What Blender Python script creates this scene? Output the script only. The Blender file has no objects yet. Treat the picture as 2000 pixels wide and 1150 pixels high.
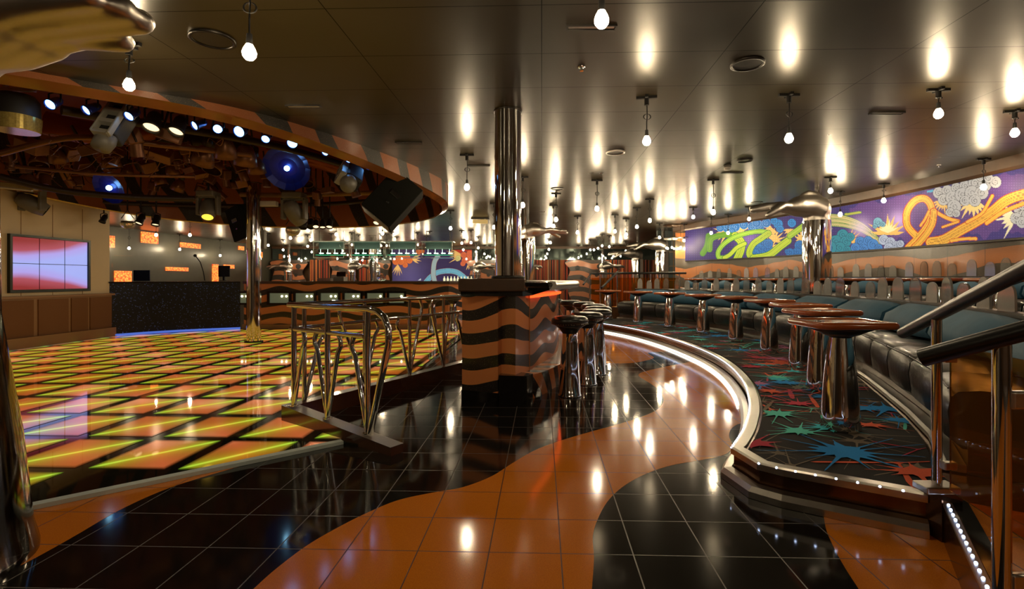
import bpy, bmesh, math, random
import numpy as np
from mathutils import Vector, Matrix, Euler
from mathutils.geometry import tessellate_polygon
R = math.radians
random.seed(7)
SC = bpy.context.scene
COL = SC.collection
EYE = 1.14; CEIL = 2.85; F = 995.0; CU, CV = 1025.0, 545.0
A0 = R(1.9)

def at(u, v, Y): return Vector(((u-CU)/F*Y, Y, EYE-(v-CV)/F*Y))
def on_z(u, v, z=0.0):
    Y = F*(EYE-z)/(v-CV); return Vector(((u-CU)/F*Y, Y, z))
def lerp(a, b, t): return a+(b-a)*t

# ------------------------------------------------------------ materials
def nmat(name):
    m = bpy.data.materials.new(name); m.use_nodes = True
    nt = m.node_tree; b = nt.nodes['Principled BSDF']; return m, nt, b
def N(nt, typ, ins=None, **kw):
    n = nt.nodes.new(typ)
    for k, v in kw.items(): setattr(n, k, v)
    for k, v in (ins or {}).items():
        s = n.inputs[k]
        if isinstance(v, bpy.types.NodeSocket): nt.links.new(v, s)
        else: s.default_value = v
    return n
def M_(nt, op, a, b=None, c=None, clamp=False):
    n = nt.nodes.new('ShaderNodeMath'); n.operation = op; n.use_clamp = clamp
    for i, v in enumerate((a, b, c)):
        if v is None: continue
        if isinstance(v, bpy.types.NodeSocket): nt.links.new(v, n.inputs[i])
        else: n.inputs[i].default_value = v
    return n.outputs[0]
def MIX(nt, f, a, b):
    n = nt.nodes.new('ShaderNodeMix'); n.data_type = 'RGBA'
    for i, v in ((0, f), (6, a), (7, b)):
        if isinstance(v, bpy.types.NodeSocket): nt.links.new(v, n.inputs[i])
        else: n.inputs[i].default_value = v if i == 0 else (*v, 1)
    return n.outputs[2]
def mat(name, col, rough=.5, metal=0, var=.12, scale=12, bump=0, bscale=40, coat=0, emit=None, es=0, trans=0, ior=1.5, spec=None, sheen=0, rv=.0):
    m, nt, b = nmat(name); L = nt.links
    tc = N(nt, 'ShaderNodeTexCoord')
    nz = N(nt, 'ShaderNodeTexNoise', {'Vector': tc.outputs['Object'], 'Scale': scale, 'Detail': 3.0})
    L.new(MIX(nt, nz.outputs[0], tuple(c*(1-var) for c in col), tuple(min(1, c*(1+var)) for c in col)), b.inputs['Base Color'])
    if rv: L.new(M_(nt, 'MULTIPLY_ADD', nz.outputs[0], rv*2, rough-rv), b.inputs['Roughness'])
    else: b.inputs['Roughness'].default_value = rough
    b.inputs['Metallic'].default_value = metal
    b.inputs['Coat Weight'].default_value = coat; b.inputs['Coat Roughness'].default_value = .08
    b.inputs['Transmission Weight'].default_value = trans; b.inputs['IOR'].default_value = ior
    if spec is not None: b.inputs['Specular IOR Level'].default_value = spec
    if emit: b.inputs['Emission Color'].default_value = (*emit, 1); b.inputs['Emission Strength'].default_value = es
    if bump:
        n2 = N(nt, 'ShaderNodeTexNoise', {'Vector': tc.outputs['Object'], 'Scale': bscale, 'Detail': 4.0})
        bp = N(nt, 'ShaderNodeBump', {'Height': n2.outputs[0], 'Strength': bump, 'Distance': .01}); L.new(bp.outputs[0], b.inputs['Normal'])
    return m

def tile_lines(nt, vec, ang, px, py, ox, oy, w):
    """mask of the joint lines of a rotated grid"""
    mp = N(nt, 'ShaderNodeMapping', {'Vector': vec, 'Rotation': (0, 0, ang), 'Location': (0, 0, 0)})
    sp = N(nt, 'ShaderNodeSeparateXYZ', {0: mp.outputs[0]})
    out = None
    for s, o, p in ((0, ox, px), (1, oy, py)):
        t = M_(nt, 'PINGPONG', M_(nt, 'ADD', sp.outputs[s], -o+1000*p), p/2)
        l = M_(nt, 'LESS_THAN', t, w)
        out = l if out is None else M_(nt, 'MAXIMUM', out, l)
    return out

def floor_mat(name, c1, c2, line, rough, sscale):
    m, nt, b = nmat(name); L = nt.links
    tc = N(nt, 'ShaderNodeTexCoord')
    nz = N(nt, 'ShaderNodeTexNoise', {'Vector': tc.outputs['Object'], 'Scale': sscale, 'Detail': 5.0, 'Roughness': .7})
    big = N(nt, 'ShaderNodeTexNoise', {'Vector': tc.outputs['Object'], 'Scale': 3.0})
    f = M_(nt, 'MULTIPLY_ADD', nz.outputs[0], 2.2, -.6, clamp=True)
    col = MIX(nt, f, c1, c2)
    ln = tile_lines(nt, tc.outputs['Object'], A0, .2996, .2996, -.220, 2.12, .0026)
    col = MIX(nt, ln, col, line)
    L.new(col, b.inputs['Base Color'])
    r = M_(nt, 'MULTIPLY_ADD', ln, .4, M_(nt, 'MULTIPLY_ADD', big.outputs[0], .05, rough-.02))
    L.new(r, b.inputs['Roughness'])
    bp = N(nt, 'ShaderNodeBump', {'Height': M_(nt, 'SUBTRACT', 1.0, ln), 'Strength': .5, 'Distance': .002}); L.new(bp.outputs[0], b.inputs['Normal'])
    return m
m_orange = floor_mat('orange_terrazzo', (.52, .135, .010), (.80, .26, .022), (.09, .026, .006), .10, 260)
m_black = floor_mat('black_granite', (.005, .0045, .004), (.014, .012, .010), (.075, .06, .045), .075, 300)
m_black.node_tree.nodes['Principled BSDF'].inputs['IOR'].default_value = 1.85

# ceiling: dark bronze metal panels
def ceil_mat():
    m, nt, b = nmat('ceiling_metal'); L = nt.links
    tc = N(nt, 'ShaderNodeTexCoord')
    ln = tile_lines(nt, tc.outputs['Object'], A0, 1.37, .685, .0, 4.55, .0035)
    nz = N(nt, 'ShaderNodeTexNoise', {'Vector': tc.outputs['Object'], 'Scale': 1.3, 'Detail': 2.0})
    n3 = N(nt, 'ShaderNodeTexNoise', {'Vector': tc.outputs['Object'], 'Scale': 420.0, 'Detail': 1.0})
    col = MIX(nt, nz.outputs[0], (.012, .009, .004), (.030, .023, .012))
    L.new(MIX(nt, ln, col, (.002, .002, .001)), b.inputs['Base Color']); L.new(M_(nt, 'MULTIPLY_ADD', ln, -.45, .5), b.inputs['Specular IOR Level'])
    b.inputs['Metallic'].default_value = 0.0; b.inputs['IOR'].default_value = 1.47; b.inputs['Specular Tint'].default_value = (1, .90, .70, 1)
    L.new(M_(nt, 'MULTIPLY_ADD', nz.outputs[0], .10, .25), b.inputs['Roughness'])
    h = M_(nt, 'ADD', M_(nt, 'MULTIPLY', nz.outputs[0], 2.5), M_(nt, 'MULTIPLY', n3.outputs[0], .10))
    h = M_(nt, 'SUBTRACT', h, M_(nt, 'MULTIPLY', ln, .5))
    bp = N(nt, 'ShaderNodeBump', {'Height': h, 'Strength': .35, 'Distance': .004}); L.new(bp.outputs[0], b.inputs['Normal'])
    return m
m_ceil = ceil_mat()

# zebra: wavy black and copper bands, UV in metres
def zebra(name, freq=4.2, amp=.10, wl=.9, ph=0.0, zoff=0, thr=.5, c1=(.66, .23, .075), c2=(.016, .013, .011), panel=0, rough=.28, slant=0):
    m, nt, b = nmat(name); L = nt.links
    uv = N(nt, 'ShaderNodeUVMap'); sp = N(nt, 'ShaderNodeSeparateXYZ', {0: uv.outputs[0]})
    s, z = sp.outputs[0], M_(nt, 'ADD', sp.outputs[1], zoff)
    w1 = M_(nt, 'SINE', M_(nt, 'MULTIPLY_ADD', s, 2*math.pi/wl, ph))
    row = M_(nt, 'SINE', M_(nt, 'MULTIPLY_ADD', z, 5.0, 1.3+ph))
    nz = N(nt, 'ShaderNodeTexNoise', {'Vector': uv.outputs[0], 'Scale': 1.6, 'Detail': 1.0})
    zz = M_(nt, 'ADD', z, M_(nt, 'MULTIPLY', w1, M_(nt, 'MULTIPLY_ADD', row, amp*.35, amp)))
    zz = M_(nt, 'ADD', zz, M_(nt, 'MULTIPLY', nz.outputs[0], amp*1.6))
    if slant: zz = M_(nt, 'ADD', zz, M_(nt, 'MULTIPLY', s, slant))
    fr = M_(nt, 'FRACT', M_(nt, 'MULTIPLY', M_(nt, 'ADD', zz, 50.0), freq))
    f = M_(nt, 'GREATER_THAN', fr, thr)
    vo = N(nt, 'ShaderNodeTexVoronoi', {'Vector': uv.outputs[0], 'Scale': 90.0})
    fl = M_(nt, 'MULTIPLY', M_(nt, 'LESS_THAN', vo.outputs['Distance'], .16), .5)
    col = MIX(nt, f, c2, c1)
    col = MIX(nt, fl, col, (.55, .42, .26))
    if panel:
        ln = M_(nt, 'LESS_THAN', M_(nt, 'PINGPONG', M_(nt, 'ADD', s, 100.0), panel/2), .004)
        col = MIX(nt, ln, col, (.01, .008, .006))
    L.new(col, b.inputs['Base Color']); b.inputs['Roughness'].default_value = rough
    b.inputs['Coat Weight'].default_value = .35; b.inputs['Coat Roughness'].default_value = .1
    return m
m_zeb_pier = zebra('zebra_pier', 4.15, .05, .95, 1.2, thr=.46)
m_zeb_bar = zebra('zebra_bar', 3.6, .05, 1.25, .4, thr=.45)
m_zeb_wall = zebra('zebra_wall', 1.75, .08, 2.6, 2.0, -.17, thr=.56, panel=.68, c1=(.42, .14, .03), c2=(.055, .042, .024))
m_zeb_far = zebra('zebra_far', 1.9, .12, 2.2, .2, thr=.5, c1=(.34, .12, .05), c2=(.03, .022, .018))
m_zeb_ring = zebra('zebra_ring', 1.0, .10, 1.7, .2, thr=.40, slant=1.35, c1=(.27, .085, .025), c2=(.022, .018, .012), rough=.35)
m_zeb_kick = zebra('zebra_kick', 3.6, .0, 1.0, .0, thr=.5, slant=1.0, c1=(.50, .155, .045), rough=.2)

m_chrome = mat('polished_chrome', (.80, .79, .77), .055, 1, .04, 6)
m_steel = mat('brushed_steel', (.66, .63, .58), .30, 1, .08, 30, bump=.05, bscale=120)
m_satin = mat('satin_metal', (.64, .60, .55), .40, 1, .10, 5, bump=.04, bscale=60)
m_darkmetal = mat('dark_metal', (.05, .045, .04), .35, .9)
m_leather = mat('black_leather', (.022, .020, .016), .34, 0, .3, 8, bump=.35, bscale=14, coat=.1)
m_leather2 = mat('stool_leather', (.012, .011, .009), .28, 0, .2, 8, bump=.05, bscale=60, coat=.2)
m_blue = mat('blue_upholstery', (.022, .095, .165), .7, 0, .25, 5, bump=.25, bscale=8)
m_yellowup = mat('ochre_upholstery', (.20, .11, .02), .7, 0, .2, 5)
m_wood = mat('lacquered_wood', (.36, .085, .018), .18, 0, .35, 9, coat=.7)
m_woodtop = mat('mirror_lacquer_top', (.10, .055, .03), .07, .35, .2, 9, coat=1)
m_brown = mat('dark_brown_wood', (.055, .026, .010), .32, 0, .25, 14, coat=.3)
m_blackgloss = mat('black_gloss', (.008, .007, .006), .12, 0, .2, 6, coat=.4)
m_blackmatt = mat('black_matt', (.012, .011, .010), .55, 0, .2, 20)
m_rubber = mat('black_rubber_rail', (.006, .006, .006), .33, 0, .2, 30, bump=.04, bscale=200)
m_cream = mat('cream_panel', (.72, .57, .35), .55, 0, .06, 3)
m_tan = mat('tan_mesh_panel', (.20, .085, .028), .8, 0, .15, 200)
m_tanframe = mat('tan_frame', (.32, .17, .07), .5, 0, .08, 5)
m_alu = mat('aluminium_edge', (.55, .62, .58), .5, .0, .06, 20)
m_kerb = mat('brown_gloss_kerb', (.07, .022, .010), .16, 0, .4, 6, coat=.6)
m_riser = mat('bronze_riser', (.16, .075, .035), .16, .8, .3, 22, bump=.06, bscale=18)
m_amber = mat('amber_glass', (.85, .36, .07), .03, 0, .05, 3, trans=.95, ior=1.15)
m_clear = mat('clear_glass', (.97, .98, .97), .01, 0, .01, 3, trans=1, ior=1.08)
m_acryl, _nt, _b = nmat('mirror_acrylic')
_oi = N(_nt, 'ShaderNodeObjectInfo'); _r = _oi.outputs['Random']
_tc = N(_nt, 'ShaderNodeTexCoord'); _nz = N(_nt, 'ShaderNodeTexNoise', {'Vector': _tc.outputs['Object'], 'Scale': 9.0})
_nt.links.new(MIX(_nt, _nz.outputs[0], (.62, .64, .64), (.95, .95, .90)), _b.inputs['Base Color'])
_nt.links.new(M_(_nt, 'MULTIPLY_ADD', _r, .40, .50), _b.inputs['Transmission Weight']); _nt.links.new(M_(_nt, 'MULTIPLY_ADD', _nz.outputs[0], .12, .02), _b.inputs['Roughness'])
_b.inputs['IOR'].default_value = 1.5; _b.inputs['Coat Weight'].default_value = .6
_nt.links.new(N(_nt, 'ShaderNodeBump', {'Height': _nz.outputs[0], 'Strength': .15, 'Distance': .01}).outputs[0], _b.inputs['Normal'])
m_white = mat('white_plastic', (.6, .56, .48), .4)
m_chrome_blackrefl = mat('chrome_black_reflection', (.16, .15, .14), .09, 1, .1, 6)  # chrome darkened to stand in for the black it would mirror
m_grey = mat('grey_fixture', (.16, .15, .125), .42, 0, .15, 20)
m_rig = mat('rig_metal', (.20, .085, .035), .34, .55, .4, 8)
m_rigdark = mat('rig_dark', (.030, .016, .010), .45, .3, .3, 10)
m_recess = mat('recess_panel', (.26, .05, .012), .28, .3, .6, 1.4, bump=.1, bscale=3)
m_speaker = mat('speaker_black', (.007, .007, .005), .85, 0, .2, 60, bump=.1, bscale=200, spec=.15)
m_blue_dish = mat('blue_mirror_dish', (.003, .010, .16), .3, .3, .3, 14)
def emis(name, col, s, base=(.02, .02, .02), rough=.3):
    return mat(name, base, rough, emit=col, es=s)
e_bulb = emis('bulb_glow', (1, .79, .50), 250)
e_led = emis('led_white', (.55, .68, 1), 7)
e_ledstrip = emis('led_tube_white', (1, .93, .78), 3.6)
e_blue = emis('blue_lamp_lens', (.16, .45, 1), 9)
e_bluecore = emis('blue_lamp_core', (.3, .7, 1), 8)
e_warm = emis('par_lens', (1, .70, .36), 1.6)
e_yellow = emis('yellow_lens', (1, .62, .06), 1.3)
e_red = emis('red_neon', (1, .09, .015), 1.7)
e_green = emis('green_shelf_light', (.06, .8, .35), .35)
e_greenw = emis('green_white_lamp', (.70, 1, .80), 2.6)
e_niche = emis('niche_glow', (.30, .34, .20), .16, (.12, .13, .09), .1)
e_nichebulb = emis('niche_bulb', (1, .9, .55), 5)
e_bottle = emis('bottle_glow', (.9, .85, .5), .8)
m_blueglow_can = mat('can_blue_glow_tint', (.02, .025, .12), .3, .6, emit=None)  # blue of the lamp glow mixed into the dark can colour

# ------------------------------------------------------------ mesh builder
class MB:
    def __init__(s): s.v = []; s.f = []; s.m = []; s.uv = []; s.sm = []
    def add(s, vs, fs, mi=0, uvs=None, smooth=False):
        o = len(s.v); s.v += [tuple(p) for p in vs]
        for k, f in enumerate(fs):
            s.f.append([i+o for i in f]); s.m.append(mi); s.sm.append(smooth)
            s.uv.append(uvs[k] if uvs else None)
        return s
    def box(s, c, d, mi=0, rot=None):
        x, y, z = d[0]/2, d[1]/2, d[2]/2
        vs = [Vector((a*x, b*y, e*z)) for a in (-1, 1) for b in (-1, 1) for e in (-1, 1)]
        if rot is not None: vs = [rot @ v for v in vs]
        vs = [v+Vector(c) for v in vs]
        return s.add(vs, [(0, 1, 3, 2), (4, 6, 7, 5), (0, 4, 5, 1), (2, 3, 7, 6), (0, 2, 6, 4), (1, 5, 7, 3)], mi)
    def bbox(s, c, d, bev, mi=0, rot=None):
        """box with softened edges"""
        bm = bmesh.new(); bmesh.ops.create_cube(bm, size=1)
        for v in bm.verts: v.co = Vector((v.co.x*d[0], v.co.y*d[1], v.co.z*d[2]))
        bmesh.ops.bevel(bm, geom=bm.edges[:], offset=bev, segments=3, affect='EDGES', profile=.5)
        rot = rot or Matrix.Identity(3)
        bm.verts.index_update()
        s.add([rot @ v.co+Vector(c) for v in bm.verts], [[v.index for v in f.verts] for f in bm.faces], mi, smooth=False)
        bm.free(); return s
    def cyl(s, p0, p1, r0, r1=None, n=20, mi=0, cap=True, smooth=True):
        p0, p1 = Vector(p0), Vector(p1); r1 = r0 if r1 is None else r1
        d = (p1-p0).normalized(); a = d.orthogonal().normalized(); b = d.cross(a)
        ring = lambda p, r: [p+(a*math.cos(2*math.pi*i/n)+b*math.sin(2*math.pi*i/n))*r for i in range(n)]
        A, B = ring(p0, r0), ring(p1, r1)
        s.add(A+B, [(i, (i+1) % n, n+(i+1) % n, n+i) for i in range(n)], mi, smooth=smooth)
        if cap: s.add(A, [tuple(reversed(range(n)))], mi); s.add(B, [tuple(range(n))], mi)
        return s
    def tube(s, pts, r, n=10, mi=0, cap=True, closed=False):
        pts = [Vector(p) for p in pts]; k = len(pts)
        rr = r if isinstance(r, (list, tuple)) else [r]*k
        T = []
        for i in range(k):
            a = pts[(i-1) % k] if (i > 0 or closed) else pts[i]; b = pts[(i+1) % k] if (i < k-1 or closed) else pts[i]
            T.append((b-a).normalized())
        nrm = T[0].orthogonal().normalized(); vs = []
        for i in range(k):
            nrm = (nrm-T[i]*nrm.dot(T[i])).normalized(); bn = T[i].cross(nrm)
            vs += [pts[i]+(nrm*math.cos(2*math.pi*j/n)+bn*math.sin(2*math.pi*j/n))*rr[i] for j in range(n)]
        fs = []
        for i in range(k if closed else k-1):
            a, b = i*n, ((i+1) % k)*n
            fs += [(a+j, a+(j+1) % n, b+(j+1) % n, b+j) for j in range(n)]
        s.add(vs, fs, mi, smooth=True)
        if cap and not closed:
            s.add(vs[:n], [tuple(reversed(range(n)))], mi); s.add(vs[-n:], [tuple(range(n))], mi)
        return s
    def lathe(s, prof, c=(0, 0, 0), n=24, mi=0, axis='Z', smooth=True):
        c = Vector(c); vs = []
        for r, z in prof:
            for j in range(n):
                a = 2*math.pi*j/n
                vs.append(c+(Vector((r*math.cos(a), r*math.sin(a), z)) if axis == 'Z' else Vector((r*math.cos(a), z, r*math.sin(a)))))
        fs = []
        for i in range(len(prof)-1):
            fs += [(i*n+j, i*n+(j+1) % n, (i+1)*n+(j+1) % n, (i+1)*n+j) for j in range(n)]
        return s.add(vs, fs, mi, smooth=smooth)
    def ball(s, c, r, n=12, mi=0, sz=1.0):
        return s.lathe([(max(1e-4, r*math.sin(math.pi*k/(n//2+2))), -r*sz*math.cos(math.pi*k/(n//2+2))) for k in range(n//2+3)], c, n, mi)
    def prism(s, poly, z0, z1, mi=0, mside=None, top=True, bottom=True):
        n = len(poly); mside = mi if mside is None else mside
        tri = tessellate_polygon([[Vector((p[0], p[1], 0)) for p in poly]])
        area = sum(poly[i][0]*poly[(i+1) % n][1]-poly[(i+1) % n][0]*poly[i][1] for i in range(n))
        if top: s.add([(p[0], p[1], z1) for p in poly], [t if _ccw(poly, t) else t[::-1] for t in tri], mi)
        if bottom: s.add([(p[0], p[1], z0) for p in poly], [t[::-1] if _ccw(poly, t) else t for t in tri], mi)
        u = 0; vs = []; fs = []; uvs = []
        for i in range(n):
            a, b = poly[i], poly[(i+1) % n]; l = math.dist(a[:2], b[:2])
            o = len(vs); vs += [(a[0], a[1], z0), (b[0], b[1], z0), (b[0], b[1], z1), (a[0], a[1], z1)]
            f = (o, o+1, o+2, o+3); q = [(u, z0), (u+l, z0), (u+l, z1), (u, z1)]
            if area < 0: f = f[::-1]; q = q[::-1]
            fs.append(f); uvs.append(q); u += l
        return s.add(vs, fs, mside, uvs)
    def sweep(s, path, prof, mi=0, cap=True, closed=False, smooth=False, mis=None, u0=0, pclosed=False):
        """prof: (offset to the outside, z) pairs carried along a plan path"""
        P = [Vector((p[0], p[1])) for p in path]; k = len(P); m = len(prof); nn = []
        for i in range(k):
            a = P[(i-1) % k] if (i > 0 or closed) else P[i]; b = P[(i+1) % k] if (i < k-1 or closed) else P[i]
            t = (b-a).normalized(); nn.append(Vector((t.y, -t.x)))
        ss = [0]
        for i in range(1, k+1): ss.append(ss[-1]+(P[i % k]-P[i-1]).length)
        vs = []
        for i in range(k):
            for (o, z) in prof:
                zz = z(P[i].y) if callable(z) else z
                q = P[i]+nn[i]*o; vs.append((q.x, q.y, zz))
        pl = [0]
        for j in range(1, m+1):
            a, b = prof[j-1], prof[j % m]
            za = a[1](6) if callable(a[1]) else a[1]; zb = b[1](6) if callable(b[1]) else b[1]
            pl.append(pl[-1]+math.hypot(b[0]-a[0], zb-za))
        z0 = prof[0][1](6) if callable(prof[0][1]) else prof[0][1]
        for j in range(m if pclosed else m-1):
            fs = []; uvs = []; j2 = (j+1) % m
            for i in range(k if closed else k-1):
                i2 = (i+1) % k
                fs.append((i*m+j, i*m+j2, i2*m+j2, i2*m+j))
                uvs.append([(u0+ss[i], z0+pl[j]), (u0+ss[i], z0+pl[j+1]), (u0+ss[i+1], z0+pl[j+1]), (u0+ss[i+1], z0+pl[j])])
            o = len(s.v) if j == 0 else o
            if j == 0: s.v += vs
            for q, f in enumerate(fs):
                s.f.append([x+o for x in f]); s.m.append(mis[j] if mis else mi); s.sm.append(smooth); s.uv.append(uvs[q])
        if cap and not closed:
            e0 = vs[:m]; e1 = vs[-m:]
            s.add(e0, [tuple(range(m))[::-1]], mi); s.add(e1, [tuple(range(m))], mi)
        return s
def _ccw(poly, t):
    a, b, c = [poly[i] for i in t]
    return (b[0]-a[0])*(c[1]-a[1])-(b[1]-a[1])*(c[0]-a[0]) > 0

def mkobj(name, mb, mats, parent=None, world=False, shade=None):
    me = bpy.data.meshes.new(name)
    off = parent.location if (parent and world) else Vector((0, 0, 0))
    me.from_pydata([(p[0]-off.x, p[1]-off.y, p[2]-off.z) for p in mb.v], [], mb.f)
    mats = mats if isinstance(mats, (list, tuple)) else [mats]
    for m in mats: me.materials.append(m)
    me.polygons.foreach_set('material_index', mb.m)
    me.polygons.foreach_set('use_smooth', mb.sm)
    if any(u is not None for u in mb.uv):
        ul = me.uv_layers.new(name='UVMap'); dat = []
        for f, u in zip(mb.f, mb.uv):
            for k in range(len(f)): dat += list(u[k]) if u is not None else [0, 0]
        ul.data.foreach_set('uv', dat)
    me.update()
    o = bpy.data.objects.new(name, me); COL.objects.link(o)
    if parent: o.parent = parent
    return o
def tag(o, label=None, cat=None, group=None, kind=None):
    if label: o['label'] = label
    if cat: o['category'] = cat
    if group: o['group'] = group
    if kind: o['kind'] = kind
    return o
def thing(name, label, cat, loc=(0, 0, 0), rz=0, group=None):
    o = bpy.data.objects.new(name, None); COL.objects.link(o); o.empty_display_size = .1
    o.location = Vector(loc); o.rotation_euler = (0, 0, rz); return tag(o, label, cat, group)
def dup(root, loc, rz=None, label=None, group=None):
    r = root.copy(); COL.objects.link(r); r.location = loc
    if rz is not None: r.rotation_euler = (0, 0, rz)
    if label: r['label'] = label
    if group: r['group'] = group
    for ch in list(root.children):
        c = ch.copy(); COL.objects.link(c); c.parent = r
        for g in list(ch.children):
            d = g.copy(); COL.objects.link(d); d.parent = c
    return r
def kids(o, stem): return [c for c in o.children if c.name.split('.')[0] == stem]
ORD = ['first', 'second', 'third', 'fourth', 'fifth', 'sixth', 'seventh', 'eighth', 'ninth', 'tenth', 'eleventh', 'twelfth', 'thirteenth', 'fourteenth', 'fifteenth', 'sixteenth', 'seventeenth', 'eighteenth', 'nineteenth', 'twentieth'] + ['twenty-'+a for a in ('first', 'second', 'third', 'fourth', 'fifth', 'sixth', 'seventh', 'eighth', 'ninth')] + ['thirtieth'] + ['thirty-'+a for a in ('first', 'second', 'third', 'fourth', 'fifth', 'sixth', 'seventh', 'eighth', 'ninth')]+['fortieth']

def crom(pts, k=8, closed=False):
    P = [Vector(p) for p in pts]; n = len(P); out = []
    for i in range(n if closed else n-1):
        g = (lambda j: P[j % n]) if closed else (lambda j: P[min(max(j, 0), n-1)])
        a, b, c, d = g(i-1), g(i), g(i+1), g(i+2)
        for q in range(k):
            t = q/k
            out.append(.5*((2*b)+(-a+c)*t+(2*a-5*b+4*c-d)*t*t+(-a+3*b-3*c+d)*t**3))
    if not closed: out.append(P[-1])
    return out
def resample(path, step):
    P = [Vector((p[0], p[1])) for p in path]; L = [0]
    for i in range(1, len(P)): L.append(L[-1]+(P[i]-P[i-1]).length)
    n = max(1, round(L[-1]/step)); out = []; j = 0
    for q in range(n+1):
        s = L[-1]*q/n
        while j < len(P)-2 and L[j+1] < s: j += 1
        t = (s-L[j])/max(1e-9, L[j+1]-L[j]); out.append(P[j].lerp(P[j+1], t))
    return out
def offset(path, o):
    out = []; k = len(path); path = [Vector((q[0], q[1])) for q in path]
    for i in range(k):
        t = (path[min(i+1, k-1)]-path[max(i-1, 0)]).normalized(); out.append(path[i]+Vector((t.y, -t.x))*o)
    return out
def ray_on(path, u):
    """the point of a plan path met by the sight line through column u"""
    k = (u-CU)/F; best = None
    for i in range(len(path)-1):
        a, b = path[i], path[i+1]; fa, fb = a.x-k*a.y, b.x-k*b.y
        if fa*fb <= 0 and fa != fb:
            t = fa/(fa-fb); p = a.lerp(b, t); d = (b-a).normalized()
            if best is None or p.y < best[0].y: best = (p, d)
    return best
# ------------------------------------------------------------ camera
cd = bpy.data.cameras.new('camera'); cam = bpy.data.objects.new('camera', cd); COL.objects.link(cam)
cam.location = (0, 0, EYE); cam.rotation_euler = (R(90), 0, 0)
cd.sensor_width = 36; cd.lens = F/2000*36; cd.shift_x = -(CU-1000)/2000; cd.shift_y = (CV-575)/2000
cd.clip_start = .02; SC.camera = cam

# ------------------------------------------------------------ plan curves
EDGE = [Vector(p) for p in ((1.20, 2.925), (1.48, 3.386), (1.80, 4.05), (2.12, 4.95), (2.36, 6.03), (2.44, 7.15), (2.36, 8.6), (2.12, 9.95), (1.70, 11.1), (1.1, 12.3), (.3, 13.4))]
EDGEC = crom(EDGE, 10)
BENCH = crom([(2.13, 2.58), (2.28, 2.80), (2.59, 3.33), (3.06, 4.39), (3.50, 5.5), (3.76, 6.8), (3.80, 8.0), (3.67, 9.1), (3.36, 10.3), (2.80, 11.6), (2.25, 12.45)], 10)
WALLR = crom([(6.0, .9), (6.45, 3.0), (6.72, 5.0), (6.84, 6.96), (6.84, 8.9), (6.63, 10.7), (6.14, 13.1), (5.3, 15.3), (4.9, 16.6)], 12)

# ------------------------------------------------------------ floor
def area_poly(px, z=0): return [on_z(u, v, z) for u, v in px]
fm = MB()
fm.add([(-14, -4, 0), (9, -4, 0), (9, 28, 0), (-14, 28, 0)], [(0, 1, 2, 3)], 0)
def orange(pts):
    poly = [(p.x, p.y) for p in pts]; tri = tessellate_polygon([[Vector((x, y, 0)) for x, y in poly]])
    fm.add([(x, y, .0006) for x, y in poly], [t if _ccw(poly, t) else t[::-1] for t in tri], 1)
Lb = [(495, 1150), (540, 1110), (600, 1065), (660, 1030), (720, 1000), (780, 976), (850, 961), (905, 951), (960, 930), (1000, 905), (1045, 879), (1090, 862), (1150, 844), (1205, 829), (1250, 815), (1283, 800), (1296, 783), (1290, 765), (1272, 750), (1254, 739), (1247, 733), (1254, 727), (1285, 719), (1330, 710), (1375, 703)]
Rb = [(1480, 800), (1465, 822), (1442, 828), (1428, 838), (1424, 852), (1430, 868), (1424, 882), (1405, 891), (1365, 899), (1310, 909), (1262, 925), (1220, 948), (1190, 975), (1170, 1008), (1158, 1045), (1160, 1090), (1156, 1150)]
Lw = crom([(on_z(*p)) for p in Lb], 6); Rw = crom([(on_z(*p)) for p in Rb], 6)
tailL = [Vector((Lw[0].x-.35, Lw[0].y-.35, 0)), Vector((-1.9, .2, 0)), Vector((-1.6, -3, 0))]
tailR = [Vector((.3, 1.4, 0)), Vector((.1, .6, 0)), Vector((.4, -3, 0))]
orange(list(reversed(tailL))+Lw+[Vector((2.9, 7.0, 0)), Vector((2.6, 5.0, 0)), Vector((2.2, 4.2, 0))]+Rw+tailR)
orange(crom([on_z(1180, 709), on_z(1230, 709), on_z(1262, 704), on_z(1277, 698), on_z(1266, 689), on_z(1300, 686)], 6)+[Vector((3.4, 8.2, 0)), Vector((3.4, 14, 0)), Vector((-.9, 14, 0)), Vector((-.2, 9.5, 0)), Vector((.75, 7.4, 0))])
Ro = crom([on_z(*p) for p in ((1604, 985), (1609, 1010), (1614, 1035), (1628, 1068), (1650, 1108), (1677, 1150))], 6)
orange(Ro+[Vector((.95, 1.4, 0)), Vector((.9, .5, 0)), Vector((1.2, -3, 0)), Vector((5, -3, 0)), Vector((5, 2.9, 0)), Vector((1.5, 2.9, 0))])
Lo = crom([on_z(*p) for p in ((20, 1112), (55, 1097), (121, 1061), (154, 1042), (232, 997), (310, 961), (379, 937), (460, 913), (520, 895))], 6)
orange([Vector((-3.4, 1.1, 0))]+Lo+[Vector((-1.6, 3.4, 0)), Vector((-3.5, 1.9, 0))])
floor = tag(mkobj('floor', fm, [m_black, m_orange]), kind='structure')

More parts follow.
